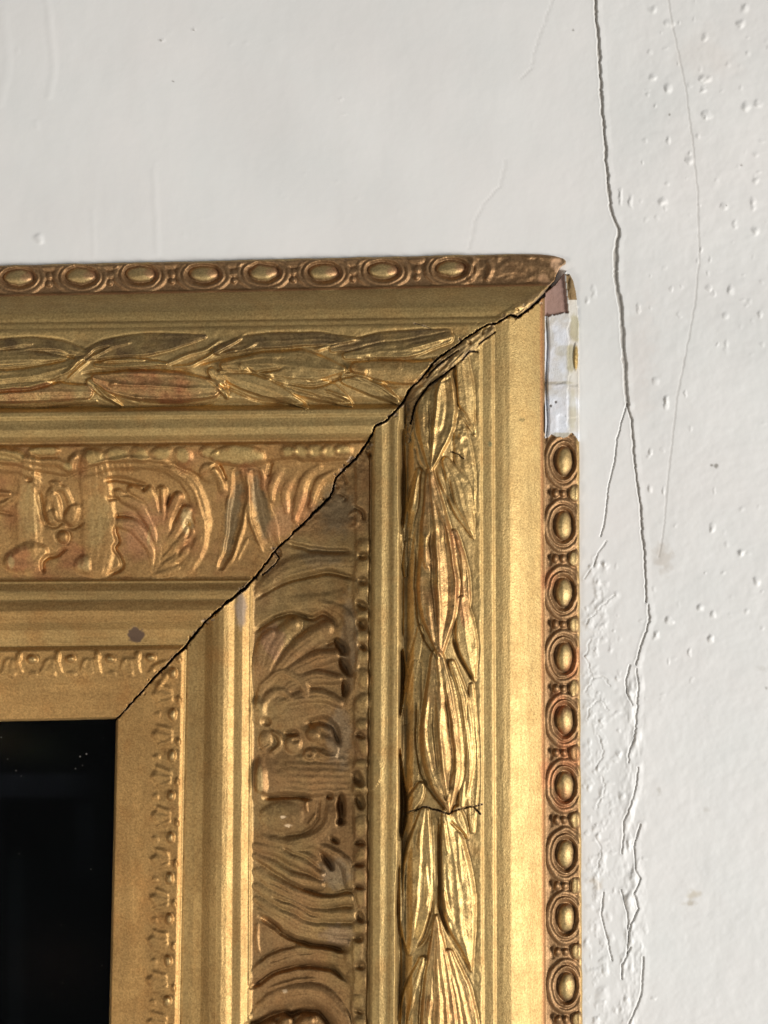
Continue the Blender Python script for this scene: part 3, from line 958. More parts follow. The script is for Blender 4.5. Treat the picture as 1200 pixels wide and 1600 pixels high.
F.tint(525, 1460, 30, 22, (0.40, 0.28, 0.19), .5, seed=47)
# crumbled area round the mitre on the scroll band
W = F.win(470, 585, 690, 850)
dd = np.exp(-((X[W] - Y[W] * -1 - 1290) / 26) ** 2) * 1.0
F.H[W] += (dd * 3.0 * fbm(X[W], Y[W], 9, 73, 3)).astype(np.float32)
for pts, w, h in [([(536, 740), (542, 756)], 2.4, -6), ([(530, 770), (540, 778), (536, 784)], 2.4, -6),
                  ([(552, 792), (566, 800), (570, 815)], 4, -9), ([(572, 700), (580, 714)], 3.5, -7),
                  ([(548, 812), (560, 818), (550, 824)], 3, 4), ([(556, 800), (545, 806)], 3, 4)]:
    rl(pts, w, h)

# ------------------------------------------------------------------ small shell moulding at the sight edge


def shell(cx, cy, top, seed):
    r = np.random.RandomState(seed)
    k = orn('shell', 'top' if top else 'side')
    R = 30
    W = F.win(cx - R, cx + R, cy - R, cy + R)
    dx, dy = X[W] - cx, Y[W] - cy
    if top:
        u, v = dy, dx          # u towards the glass
    else:
        u, v = -dx, dy
    u = u + 16
    rad = np.sqrt(u * u + v * v)
    ang = np.arctan2(v, np.maximum(u, 1e-3))
    lim = 35 + 3.0 * np.cos(ang * 9 + r.uniform(-.6, .6)) + r.uniform(-1, 1) + 1.5 * np.sin(ang * 2 + seed)
    q = rad / lim
    half = 12 + 7 * np.clip(u / 26, 0, 1)
    m = (q < 1) & (np.abs(v) < half) & (u > 3)
    e = np.clip((1 - q) * 6, 0, 1) * np.clip((half - np.abs(v)) / 4, 0, 1) * np.clip((u - 3) / 4, 0, 1)
    z = e * (4.0 - 2.0 * (1 - q)) + e * .9 * np.cos(ang * 9)
    F.H[W] += np.where(m, z, 0).astype(np.float32)
    F.L[W][m] = k


for i, y in enumerate([1052, 1116, 1181, 1243, 1309, 1372, 1436, 1501, 1565, 1629, 1693, 1757]):
    x = 272 - (y - 1052) * .019
    shell(x - 13, y + 33, False, i + 1)
    F.dome(x - 1, y, 6.0, 9, 9, orn('pearl', 'side'))
    F.tint(x - 1, y, 7, 9, (0.54, 0.38, 0.17), .8, seed=int(y))
    F.dome(x + 8, y - 22, 4, 7, 5, None)
    F.dome(x - 24, y + 2, 6, 6, 2.5, None)
for i, x in enumerate([-136, -74, -12, 50, 110, 172, 235]):
    y = 1030 - .010 * (x - 50)
    if x < 230:
        shell(x + 31, y + 10, True, i + 20)
    F.dome(x, y, 8, 6.0, 9, orn('pearl', 'top'))
    F.tint(x, y, 9, 7, (0.54, 0.38, 0.17), .8, seed=int(x) + 50)
    F.dome(x - 20, y - 4, 5, 8, 5, None)
    F.dome(x + 2, y + 24, 8, 6, 2.5, None)
rl([(236, 1048), (248, 1038), (262, 1034)], 5, 4)
rl([(246, 1076), (256, 1060), (262, 1052)], 5, 4)
F.H += np.where((T > 236) & (T < 282), 0.5 * fbm(X, Y, 10, 83, 2), 0).astype(np.float32)
# dark spot on the cove, bare patch by the mitre
F.tint(212, 992, 13.5, 15, (0.085, 0.05, 0.035), .93, soft=.25, rough=.8, sc=10, metal=.1)
F.tint(377, 952, 12, 34, (0.40, 0.33, 0.29), .6, soft=.6, seed=55, metal=.35)
F.tint(240, 800, 20, 8, DEEP, .3)
F.tint(815, 656, 6, 4, (0.22, 0.17, 0.07), .8, soft=.5, sc=4)
F.tint(766, 694, 4, 6, (0.24, 0.24, 0.13), .7, soft=.5, sc=4)

# the relief repeats along the rails past the edges of the photograph
Dl = F.H - BASE
copyof = {}


def repeat(dst, src):
    F.H[dst] = (BASE[dst] + Dl[src])
    F.C[dst] = F.C[src]
    F.M[dst] = F.M[src]
    Ls = F.L[src].copy()
    for v in np.unique(Ls):
        if v > 100:
            if v not in copyof:
                copyof[v] = new(NAMES[v][0], None, NAMES[v][2])
            if NAMES[v][0] not in ('scroll_band', 'laurel_band', 'sight_moulding', 'inner_bead', 'ridge_bead', 'egg_band'):
                Ls[Ls == v] = copyof[v]
    F.L[dst] = Ls


n_ = int(round(330 / P))
i1 = np.searchsorted(F.xs, -44)
for j in range(4, len(F.ys)):
    if 505 < F.ys[j] < 905:
        js = j - 3
        repeat((slice(j, j + 1), slice(0, i1)), (slice(js, js + 1), slice(n_, n_ + i1)))
n_ = int(round(395 / P))
j1 = np.searchsorted(F.ys, 1652)
i0, i2 = np.searchsorted(F.xs, [396, 752])
hh = len(F.ys) - j1
repeat((slice(j1, j1 + hh), slice(i0, i2)), (slice(j1 - n_, j1 - n_ + hh), slice(i0, i2)))

# old casting and many coats of gilding have rounded the relief


def blur(A, sig):
    n = int(3 * sig / P) + 1
    k = np.exp(-0.5 * (np.arange(-n, n + 1) * P / sig) ** 2)
    k /= k.sum()
    for ax in (0, 1):
        B = np.zeros_like(A)
        for i, w in enumerate(k):
            B += w * np.roll(A, i - n, axis=ax)
        A = B
    return A




def warp(amp, scale, seed, t0, t1):
    """shift the relief about a little so that no stroke is geometrically exact"""
    wt = sstep(t0, t0 + 6, T) * (1 - sstep(t1 - 6, t1, T))
    ox = amp * wt * (vnoise(X, Y, scale, seed) + .5 * vnoise(X, Y, scale / 2.4, seed + 1)) / P
    oy = amp * wt * (vnoise(X, Y, scale, seed + 2) + .5 * vnoise(X, Y, scale / 2.4, seed + 3)) / P
    ny, nx = X.shape
    jj, ii = np.mgrid[0:ny, 0:nx]
    fx = np.clip(ii + ox, 0, nx - 1.01)
    fy = np.clip(jj + oy, 0, ny - 1.01)
    x0 = fx.astype(int)
    y0 = fy.astype(int)
    ax, ay = fx - x0, fy - y0
    D = F.H - BASE
    D = ((D[y0, x0] * (1 - ax) + D[y0, x0 + 1] * ax) * (1 - ay) + (D[y0 + 1, x0] * (1 - ax) + D[y0 + 1, x0 + 1] * ax) * ay)
    m = wt > 0
    F.H[m] = (BASE + D)[m]
    xr = np.clip(np.round(fx).astype(int), 0, nx - 1)
    yr = np.clip(np.round(fy).astype(int), 0, ny - 1)
    L2 = F.L[yr, xr]
    ok = m & (TOP[yr, xr] == TOP)
    F.L[ok] = L2[ok]
    F.C[ok] = F.C[yr, xr][ok]


warp(2.0, 26, 401, 394, 577)
warp(1.0, 30, 411, 630, 752)
warp(1.3, 12, 421, 232, 285)
warp(.9, 12, 431, 852, 930)
Dl = F.H - BASE
wb = sstep(393, 398, T) * (1 - sstep(572, 577, T))
F.H = BASE + Dl * (1 - wb) + wb * (0.35 * blur(Dl, 2.1) + .62 * blur(Dl, 1.0)) * np.where(TOP, .74, .86)
Dl = F.H - BASE
wb = sstep(230, 236, T) * (1 - sstep(278, 283, T))
F.H = BASE + Dl * (1 - wb) + wb * .9 * blur(Dl, 1.3)
Dl = F.H - BASE
wb = sstep(630, 634, T) * (1 - sstep(744, 750, T)) + sstep(851, 853, T)
F.H = (BASE + Dl * (1 - wb) + wb * blur(Dl, .8)).astype(np.float32)
F.H += np.where(band, 0.38 * fbm(X, Y, 8, 35, 3) * (1 + .5 * vnoise(X, Y, 30, 36)), 0).astype(np.float32)

# ------------------------------------------------------------------ putty in the joint and the cracks
k = new('filler_patch', 'brown filler crumbling in the mitre joint', 'side')
poly = [(637, 690, 2.5), (640, 660, 7), (642, 628, 9), (656, 606, 12), (680, 584, 14), (708, 560, 12), (740, 536, 11),
        (768, 515, 6)]
W, q, s, sd = F.trace(spline(poly, 1.0))
m = q < 1
z = BASE[W] + 3.5 * np.clip((1 - q) * 3, 0, 1) + 4.2 * fbm(X[W] + Y[W], X[W] - Y[W], 7, 74, 3, 40) + 1.4 * fbm(X[W], Y[W], 5, 75, 2)
a = np.clip((1 - q) * 5, 0, 1)
F.H[W] = np.where(m, F.H[W] * (1 - a) + z * a, F.H[W])
F.L[W][m & (q < .9)] = k
a = (a * .75 * (0.65 + .5 * fbm(X[W], Y[W], 12, 76, 2)))
a = np.clip(a, 0, 1)[..., None]
F.C[W] = F.C[W] * (1 - a) + np.array((0.30, 0.21, 0.11), np.float32) * a
F.M[W] = F.M[W] * (1 - .4 * a[..., 0])


def crack(pts, w, depth, jag=1.0, seed=0, power=.1):
    D = straight([(p[0], p[1], (w[i] if isinstance(w, (list, tuple)) else w)) for i, p in enumerate(pts)], .8)
    n = len(D)
    ii = np.arange(n) * .8
    o = jag * (vnoise(ii, ii * 0, 7, seed + 1) + .6 * vnoise(ii, ii * 0 + 5, 3, seed + 2))
    o2 = jag * (vnoise(ii, ii * 0 + 9, 7, seed + 3))
    D[:, 0] += o
    D[:, 1] += o2
    D[:, 2] *= 1 + .35 * vnoise(ii, ii * 0, 6, seed + 4)
    D2 = D.copy()
    D2[:, 2] = D[:, 2] * 1.5 + 1.6
    W, q, s, sd = F.trace(D2)
    nn = fbm(X[W], Y[W], 9, seed + 60, 3)
    fr = np.where(q < 1, (1 - q * q), 0) * np.clip(nn * 2.2 + .15, 0, 1)
    F.H[W] += (1.5 * fr * min(1, depth / 20)).astype(np.float32)
    a = (.75 * fr)[..., None]
    F.C[W] = F.C[W] * (1 - a) + np.array((0.46, 0.34, 0.22), np.float32) * a
    F.M[W] = F.M[W] * (1 - .6 * a[..., 0])
    W, q, s, sd = F.trace(D)
    f = np.where(q < 1, np.clip(1 - q * q, 0, 1) ** (power + .3), 0)
    F.H[W] -= (depth * f).astype(np.float32)
    a = np.clip(f * 1.3, 0, 1)[..., None]
    F.C[W] = F.C[W] * (1 - a) + np.array((0.10, 0.065, 0.04), np.float32) * a
    F.M[W] = F.M[W] * (1 - a[..., 0])


mw = [1.4] * 2 + [2.0, 2.1, 2.4, 2.4, 3.2, 2.0, 1.7, 2.0, 2.2, 1.7, 2.2, 2.2, 2.0, 1.8, 2.4, 2.2, 2.4, 2.2, 1.8, 1.9, 2.2,
                     2.0, 1.6, 1.7, 2.0, 2.2, 2.6, 3.0, 4.0, 4.8, 8.0, 11.0]
mw = [w * (.72 if w < 3.5 else 1) for w in mw]
crack(MITER, mw, 30, .9, 3)
md_ = straight([(a, b) for a, b in MITER[1:-1]], 1.0)
for q_ in range(70):
    p = md_[rng.randint(0, len(md_))]
    off = rng.uniform(-1, 1) * (7 if p[0] > 560 else 4)
    x, y = p[0] + off, p[1] + off
    r0 = rng.uniform(1.6, 4.2) * (1.2 if p[0] > 500 else .8)
    F.dome(x, y, r0, r0 * rng.uniform(.4, .8), -rng.uniform(1.5, 5), None, rot=rng.uniform(0, 3), power=.6)
    if rng.rand() < .6:
        F.tint(x, y, r0, r0 * .7, (0.50, 0.38, 0.26) if rng.rand() < .5 else (0.14, 0.09, 0.05), .7, soft=.3, rough=.8,
               sc=4, metal=.2, seed=int(x))
crack([(642, 662), (650, 630), (667, 606), (690, 588), (711, 572)], [1.1, 1.6, 1.6, 1.5, 1.1], 18, .8, 4)
crack([(722, 563), (733, 549), (746, 550)], [1.0, 1.5, .8], 9, .8, 5)
crack([(748, 537), (760, 528), (774, 519)], [1.0, 1.5, .8], 9, .8, 6)
crack([(666, 590), (690, 566), (716, 548)], [1.0, 1.6, .9], 10, .8, 7)
crack([(632, 1272), (650, 1265), (662, 1260), (685, 1266), (702, 1272), (715, 1264), (735, 1260), (754, 1257)],
      [.6, .75, .9, 1.0, 1.2, .9, .7, .4], 6, .8, 8)
crack([(740, 1260), (750, 1272)], 1.0, 7, .8, 9)
crack([(704, 706), (716, 710), (724, 716)], .8, 4, .8, 10)
crack([(430, 862), (436, 872), (428, 884), (410, 898)], 1.1, 8, .8, 11)
crack([(648, 505), (662, 509), (672, 513)], .7, 1.5, .5, 12)
rl([(775, 500), (800, 486), (830, 468), (860, 446)], 6, 3.5, rough=.7)
F.tint(830, 470, 6, 34, (0.62, 0.44, 0.22), .6, rot=.85)

# ------------------------------------------------------------------ broken corner: bare wood and gesso
gx0 = 851 + .003 * (Y - 480)
inb = (~TOP) & (X > gx0) & (Y < 684 + 9 * fbm(X, Y, 12, 85, 3) - 5 * np.exp(-((X - 893) / 7) ** 2))
dpt = sstep(0, 3, X - gx0)
kb = new('bare_wood', 'pinkish bare wood at the broken corner', 'side')
kg = new('gesso_patch', 'white gesso where the egg moulding broke off', 'side')
zz = 13.5 - (X - 852) * .06 - 5 * sstep(890, 903, X) + 0.7 * fbm(X, Y, 16, 86, 3) + .25 * fbm(X, Y, 5, 87, 2)
edge_y = 495 - (X - 855) * .25 + 4.0 * fbm(X, Y, 9, 88, 3)
wood = inb & (Y < edge_y) & (X < 886 + (Y - 470) * .1)
ges = inb & ~wood
F.H = np.where(inb, BASE * (1 - dpt) + zz * dpt - np.where(wood, 2.0, 0), F.H).astype(np.float32)
# ledges of the gesso
F.H += np.where(ges, 2.0 * sstep(598, 603, Y + 5 * fbm(X, Y, 12, 89, 3)) - 1.6 * sstep(650, 654, Y + 6 * fbm(X, Y, 14, 189, 3)) * sstep(868, 874, X), 0)
F.H += np.where(ges, 1.8 * (1 - sstep(887, 889, X + 5 * fbm(X, Y, 16, 190, 3))), 0)
F.L[wood] = kb
F.L[ges] = kg
cw = np.array((0.34, 0.215, 0.175), np.float32) * (1 + .12 * fbm(X, Y, 4, 90, 2, 40))[..., None]
F.C = np.where(wood[..., None], cw, F.C)
g = fbm(X, Y, 26, 95, 4)
white = np.array((0.68, 0.70, 0.74), np.float32)
khaki = np.array((0.40, 0.36, 0.24), np.float32)
grey = np.array((0.55, 0.52, 0.46), np.float32)
mix = np.clip(.25 + 1.3 * g + .7 * sstep(882, 892, X), 0, 1)[..., None]
cg = white * (1 - mix) + grey * mix
for (x, y, rx, ry, am) in [(898, 515, 9, 26, .9), (893, 560, 9, 26, .85), (860, 530, 7, 20, .35), (880, 548, 16, 9, .35),
                           (876, 598, 24, 3, .5), (895, 640, 6, 40, .5), (880, 680, 22, 5, .7)]:
    qn = ((X - x) / rx) ** 2 + ((Y - y) / ry) ** 2 + .5 * fbm(X, Y, 10, 96, 3)
    a = (am * (1 - sstep(.4, 1.1, qn)))[..., None]
    cg = cg * (1 - a) + khaki * a
F.C = np.where(ges[..., None], cg, F.C).astype(np.float32)
F.M = np.where(inb, 0.0, F.M).astype(np.float32)
for (x, y) in [(868, 628), (860, 634)]:
    F.dome(x, y, 2.0, 2.4, -2.0, None)
    F.tint(x, y, 2.0, 2.2, (0.12, 0.09, 0.06), .8, soft=.4, rough=.2)
# gilded chip still on the corner and a sliver of gold on the edge
W = F.win(884, 904, 428, 475)
chip = (X[W] > 886 + (Y[W] - 450) * .1) & (Y[W] < 468)
F.C[W] = np.where(chip[..., None], np.array((0.25, 0.17, 0.08), np.float32), F.C[W])
F.M[W] = np.where(chip, .6, F.M[W])
F.dome(895, 450, 7, 20, 3.5, new('gilt_chip', 'dark gilt chip left on the broken corner', 'side'), power=.6)
F.dome(900, 558, 4, 24, 5, new('gilt_chip', 'thin gilt sliver on the outer edge', 'side'), power=.6)
F.tint(900, 558, 4, 24, (0.45, 0.33, 0.14), 1, soft=.3, metal=1)
rl([(853, 490), (856, 540), (853, 600), (856, 660), (852, 690)], 3.0, -6)

# ------------------------------------------------------------------ outline of the frame
yo = np.interp(F.xs, [-190, 0, 440, 800, 845, 866, 880, 885, 886, 890, 896, 901, 904, 960],
               [419.3, 415, 405, 397, 397.5, 400, 404, 409, 430, 428.5, 440, 462, 500, 900])
xo = np.interp(F.ys, [380, 404, 411, 418, 426, 434, 460, 500, 1000, 1600, 1790],
               [884, 884, 885, 882, 899, 899, 903, 904.5, 906, 910, 911.5])
edge_n = (0.7 * vnoise(F.xs, F.xs * 0, 24, 61) + .5 * vnoise(F.xs, F.xs * 0, 9, 62))
yo = yo + edge_n * (F.xs < 800)
xo = xo + .4 * vnoise(F.ys, F.ys * 0, 15, 63)
SDo = np.minimum(Y - yo[None, :], xo[:, None] - X)
kk = sstep(-1.6, 1.0, SDo)
F.H = (F.H * kk + (-9) * (1 - kk)).astype(np.float32)
rim = np.exp(-((SDo - 4) / 3.0) ** 2) * (T > 880) * (1 - inb)
F.H += (1.4 * rim * (SDo > 0)).astype(np.float32)
xin = 181 - .023 * (F.ys - 1200)
yin = 1126 - .022 * F.xs
SDi = np.where(TOP, yin[None, :] - Y, X - xin[:, None])
kk = sstep(-2.2, .4, SDi)
F.H = (F.H * kk + (-1) * (1 - kk)).astype(np.float32)
KEEP = (SDo > -4.5) & (SDi > -5.5)
print("frame drawing done", F.H.shape)

# ------------------------------------------------------------------ materials


def nt(name):
    m = bpy.data.materials.new(name)
    m.use_nodes = True
    t = m.node_tree
    b = t.nodes["Principled BSDF"]
    return m, t, b


def gilding():
    m, t, b = nt("aged_gilding")
    N, Lk = t.nodes, t.links
    at = N.new("ShaderNodeAttribute")
    at.attribute_name = "paint"
    am = N.new("ShaderNodeAttribute")
    am.attribute_name = "metal"
    tc = N.new("ShaderNodeTexCoord")

    def noise(sc, det=2, rough=.5, dist=0):
        n = N.new("ShaderNodeTexNoise")
        n.inputs["Scale"].default_value = sc
        n.inputs["Detail"].default_value = det
        n.inputs["Roughness"].default_value = rough
        n.inputs["Distortion"].default_value = dist
        Lk.new(tc.outputs["Object"], n.inputs["Vector"])
        return n
    grain = noise(2300, 2, .6)
    flake = noise(1500, 3, .7)
    wear = noise(130, 5, .65, .4)
    # colour varies with flakes and rubbing
    r1 = N.new("ShaderNodeValToRGB")
    r1.color_ramp.elements[0].position = .32
    r1.color_ramp.elements[0].color = (.62, .56, .48, 1)
    r1.color_ramp.elements[1].position = .66
    r1.color_ramp.elements[1].color = (1.25, 1.22, 1.15, 1)
    Lk.new(flake.outputs["Fac"], r1.inputs[0])
    mx = N.new("ShaderNodeMix")
    mx.data_type = 'RGBA'
    mx.blend_type = 'MULTIPLY'
    mx.inputs[0].default_value = .8
    mf = N.new("ShaderNodeMath")
    mf.operation = 'MULTIPLY'
    mf.use_clamp = True
    mf.inputs[1].default_value = .75
    Lk.new(am.outputs["Fac"], mf.inputs[0])
    Lk.new(mf.outputs[0], mx.inputs[0])
    Lk.new(at.outputs["Color"], mx.inputs[6])
    Lk.new(r1.outputs[0], mx.inputs[7])
    r2 = N.new("ShaderNodeValToRGB")
    r2.color_ramp.elements[0].position = .42
    r2.color_ramp.elements[0].color = (1, 1, 1, 1)
    r2.color_ramp.elements[1].position = .70
    r2.color_ramp.elements[1].color = (.80, .62, .48, 1)
    Lk.new(wear.outputs["Fac"], r2.inputs[0])
    mx2 = N.new("ShaderNodeMix")
    mx2.data_type = 'RGBA'
    mx2.blend_type = 'MULTIPLY'
    mx2.inputs[0].default_value = .28
    Lk.new(mx.outputs[2], mx2.inputs[6])
    Lk.new(r2.outputs[0], mx2.inputs[7])
    Lk.new(mx2.outputs[2], b.inputs["Base Color"])
    mm = N.new("ShaderNodeMath")
    mm.operation = 'MULTIPLY'
    mm.inputs[1].default_value = .79
    Lk.new(am.outputs["Fac"], mm.inputs[0])
    Lk.new(mm.outputs[0], b.inputs["Metallic"])
    mr = N.new("ShaderNodeMapRange")
    mr.inputs[1].default_value = .3
    mr.inputs[2].default_value = .7
    mr.inputs[3].default_value = .53
    mr.inputs[4].default_value = .62
    Lk.new(wear.outputs["Fac"], mr.inputs[0])
    ad = N.new("ShaderNodeMath")
    ad.operation = 'SUBTRACT'
    ad.inputs[0].default_value = 1.0
    Lk.new(am.outputs["Fac"], ad.inputs[1])
    ad2 = N.new("ShaderNodeMath")
    ad2.operation = 'MULTIPLY_ADD'
    ad2.inputs[1].default_value = .5
    Lk.new(ad.outputs[0], ad2.inputs[0])
    Lk.new(mr.outputs[0], ad2.inputs[2])
    Lk.new(ad2.outputs[0], b.inputs["Roughness"])
    bp = N.new("ShaderNodeBump")
    bp.inputs["Strength"].default_value = .8
    bp.inputs["Distance"].default_value = .00012
    Lk.new(grain.outputs["Fac"], bp.inputs["Height"])
    bp2 = N.new("ShaderNodeBump")
    bp2.inputs["Strength"].default_value = .2
    bp2.inputs["Distance"].default_value = .0003
    Lk.new(flake.outputs["Fac"], bp2.inputs["Height"])
    Lk.new(bp.outputs[0], bp2.inputs["Normal"])
    Lk.new(bp2.outputs[0], b.inputs["Normal"])
    return m


def plaster():
    m, t, b = nt("painted_plaster")
    N, Lk = t.nodes, t.links
    at = N.new("ShaderNodeAttribute")
    at.attribute_name = "paint"
    tc = N.new("ShaderNodeTexCoord")

    def noise(sc, det, rough=.5):
        n = N.new("ShaderNodeTexNoise")
        n.inputs["Scale"].default_value = sc
        n.inputs["Detail"].default_value = det
        n.inputs["Roughness"].default_value = rough
        Lk.new(tc.outputs["Object"], n.inputs["Vector"])
        return n
    n1 = noise(22, 5, .6)
    n2 = noise(420, 3, .55)
    r = N.new("ShaderNodeValToRGB")
    r.color_ramp.elements[0].position = .3
    r.color_ramp.elements[0].color = (.965, .975, .965, 1)
    r.color_ramp.elements[1].position = .7
    r.color_ramp.elements[1].color = (1.02, 1.0, .985, 1)
    Lk.new(n1.outputs["Fac"], r.inputs[0])
    mx = N.new("ShaderNodeMix")
    mx.data_type = 'RGBA'
    mx.blend_type = 'MULTIPLY'
    mx.inputs[0].default_value = 1
    Lk.new(at.outputs["Color"], mx.inputs[6])
    Lk.new(r.outputs[0], mx.inputs[7])
    Lk.new(mx.outputs[2], b.inputs["Base Color"])
    b.inputs["Roughness"].default_value = .55
    bp = N.new("ShaderNodeBump")
    bp.inputs["Strength"].default_value = .12
    bp.inputs["Distance"].default_value = .0003
    Lk.new(n2.outputs["Fac"], bp.inputs["Height"])
    Lk.new(bp.outputs[0], b.inputs["Normal"])
    return m


GILD = gilding()
PLAS = plaster()

# ------------------------------------------------------------------ meshes from the drawings
coll = scene.collection


def grid_mesh(name, V, quads, normals, col, met, mat):
    me = bpy.data.meshes.new(name)
    nv, nf = len(V), len(quads)
    me.vertices.add(nv)
    me.vertices.foreach_set("co", V.astype(np.float32).ravel())
    me.loops.add(nf * 4)
    me.loops.foreach_set("vertex_index", quads.astype(np.int32).ravel())
    me.polygons.add(nf)
    me.polygons.foreach_set("loop_start", np.arange(0, nf * 4, 4, dtype=np.int32))
    me.polygons.foreach_set("use_smooth", np.ones(nf, bool))
    me.update(calc_edges=True)
    a = me.attributes.new("paint", 'FLOAT_COLOR', 'POINT')
    c4 = np.ones((nv, 4), np.float32)
    c4[:, :3] = col
    a.data.foreach_set("color", c4.ravel())
    if met is not None:
        a = me.attributes.new("metal", 'FLOAT', 'POINT')
        a.data.foreach_set("value", met.astype(np.float32))
    me.materials.append(mat)
    if normals is not None:
        me.normals_split_custom_set_from_vertices(normals.astype(np.float32))
    o = bpy.data.objects.new(name, me)
    coll.objects.link(o)
    return o


def field_geometry(Fd):
    Pw = unproject(Fd.X.astype(np.float64), Fd.Y.astype(np.float64), Fd.H.astype(np.float64))
    du = np.gradient(Pw, axis=1)
    dv = np.gradient(Pw, axis=0)
    n = np.cross(dv, du)
    n /= np.maximum(np.linalg.norm(n, axis=-1, keepdims=True), 1e-12)
    if n[..., 1].mean() > 0:
        n = -n
    return Pw, n


def extract(Pw, Nw, C, M, mask_q, name, mat, parent_loc):
    """mask_q: boolean per cell"""
    nx = Pw.shape[1]
    j, i = np.nonzero(mask_q)
    a = j * nx + i
    quads = np.stack([a, a + nx, a + nx + 1, a + 1], -1)
    used, inv = np.unique(quads.ravel(), return_inverse=True)
    V = Pw.reshape(-1, 3)[used] - parent_loc
    return grid_mesh(name, V, inv.reshape(-1, 4), Nw.reshape(-1, 3)[used], C.reshape(-1, 3)[used],
                     None if M is None else M.ravel()[used], mat)


Pw, Nw = field_geometry(F)
K = KEEP[:-1, :-1] & KEEP[1:, 1:] & KEEP[:-1, 1:] & KEEP[1:, :-1]
Lc = F.L[:-1, :-1].copy()
# pieces reaching over the joint belong to the rail they lie on; tiny labels fall back to the rail
ORIGIN = unproject(np.array(905.), np.array(409.), np.array(0.))
frame = bpy.data.objects.new("picture_frame", None)
frame.location = ORIGIN
coll.objects.link(frame)
frame["label"] = "gilded picture frame corner with split mitre joint hanging on the cracked white wall"
frame["category"] = "picture frame"

counts = {}
ids, cn = np.unique(Lc[K], return_counts=True)
TOPc = TOP[:-1, :-1]
for k, c in zip(ids, cn):
    if k > 2 and c < 14:
        m = Lc == k
        Lc[m] = np.where(TOPc[m], 1, 2)
rails = {}
for k in (1, 2):
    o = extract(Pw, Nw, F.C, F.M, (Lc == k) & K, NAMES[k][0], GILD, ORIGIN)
    o.parent = frame
    rails['top' if k == 1 else 'side'] = o
for k, c in zip(ids, cn):
    if k <= 2 or c < 14:
        continue
    mk = (Lc == k) & K
    if not mk.any():
        continue
    name, label, rail = NAMES[k]
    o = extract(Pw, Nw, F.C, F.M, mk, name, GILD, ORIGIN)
    o.parent = rails[rail]
    if label:
        o["label"] = label
print("frame objects", len(bpy.data.objects))
del Pw, Nw

# ------------------------------------------------------------------ picture and glass


def slab(name, x0, y0, x1, y1, h0, h1, mat, parent):
    c = []
    for h in (h0, h1):
        for (x, y) in ((x0, y0), (x1, y0), (x1, y1), (x0, y1)):
            c.append(unproject(np.array(float(x)), np.array(float(y)), np.array(float(h))) - ORIGIN)
    f = [(0, 1, 2, 3), (7, 6, 5, 4), (0, 4, 5, 1), (1, 5, 6, 2), (2, 6, 7, 3), (3, 7, 4, 0)]
    me = bpy.data.meshes.new(name)
    me.from_pydata([tuple(v) for v in c], [], f)
    me.materials.append(mat)
    me.update()
    o = bpy.data.objects.new(name, me)
    coll.objects.link(o)
    o.parent = parent
    return o


mp, t, b = nt("dark_picture")
N, Lk = t.nodes, t.links
tc = N.new("ShaderNodeTexCoord")
n = N.new("ShaderNodeTexNoise")
n.inputs["Scale"].default_value = 35
n.inputs["Detail"].default_value = 2
Lk.new(tc.outputs["Object"], n.inputs["Vector"])
r = N.new("ShaderNodeValToRGB")
r.color_ramp.elements[0].position = .45
r.color_ramp.elements[0].color = (.0012, .0011, .001, 1)
r.color_ramp.elements[1].position = .75
r.color_ramp.elements[1].color = (.010, .0075, .0045, 1)
Lk.new(n.outputs["Fac"], r.inputs[0])
Lk.new(r.outputs[0], b.inputs["Base Color"])
b.inputs["Roughness"].default_value = .8
b.inputs["Specular IOR Level"].default_value = 0
slab("backing_board", -215, 1095, 215, 1815, .4, 1.2, mp, frame)
Pf = Field(np.arange(-213, 214, 4.), np.arange(1097, 1812, 4.))
xx, yy = Pf.X, Pf.Y
Pf.H += 1.5
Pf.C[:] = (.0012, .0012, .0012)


def paint_reflection(m, col):  # adds reflections seen in the pane straight into the picture's colour
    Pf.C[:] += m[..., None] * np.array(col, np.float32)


paint_reflection(sstep(1203, 1214, yy) * (1 - sstep(1240, 1252, yy)) * (1 - sstep(80, 172, xx)), (.0060, .0062, .0082))
paint_reflection(sstep(112, 120, xx) * (1 - sstep(143, 152, xx)) * sstep(1245, 1260, yy) * (1 - sstep(1300, 1420, yy)), (.0022, .0023, .0030))
paint_reflection(sstep(8, 14, xx) * (1 - sstep(34, 42, xx)) * sstep(1320, 1350, yy), (.0022, .0026, .0030))
paint_reflection(np.exp(-((xx - 0) / 55) ** 2 - ((yy - 1158) / 26) ** 2), (.010, .0068, .0032))
paint_reflection(np.exp(-((xx - 70) / 42) ** 2 - ((yy - 1172) / 30) ** 2), (.0034, .0042, .0022))
paint_reflection(np.exp(-((xx - 90) / 70) ** 2 - ((yy - 1510) / 50) ** 2), (.0040, .0020, .0013))
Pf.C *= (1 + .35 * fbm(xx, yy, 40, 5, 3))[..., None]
mpp, t, b = nt("dark_reflection_print")
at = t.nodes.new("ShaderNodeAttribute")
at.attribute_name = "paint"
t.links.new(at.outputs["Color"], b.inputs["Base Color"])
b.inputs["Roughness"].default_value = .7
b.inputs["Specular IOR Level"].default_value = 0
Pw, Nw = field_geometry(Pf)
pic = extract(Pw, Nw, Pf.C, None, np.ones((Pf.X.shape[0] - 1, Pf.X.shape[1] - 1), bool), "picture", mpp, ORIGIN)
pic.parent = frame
pic["label"] = "very dark picture behind the glass, with painted reflections"

mgl, t, b = nt("pane_glass")
b.inputs["Transmission Weight"].default_value = 1
b.inputs["Roughness"].default_value = .0
b.inputs["IOR"].default_value = 1.16
b.inputs["Base Color"].default_value = (.9, .95, .93, 1)
gl = slab("glass_pane", -215, 1095, 215, 1815, 2.2, 4.2, mgl, frame)

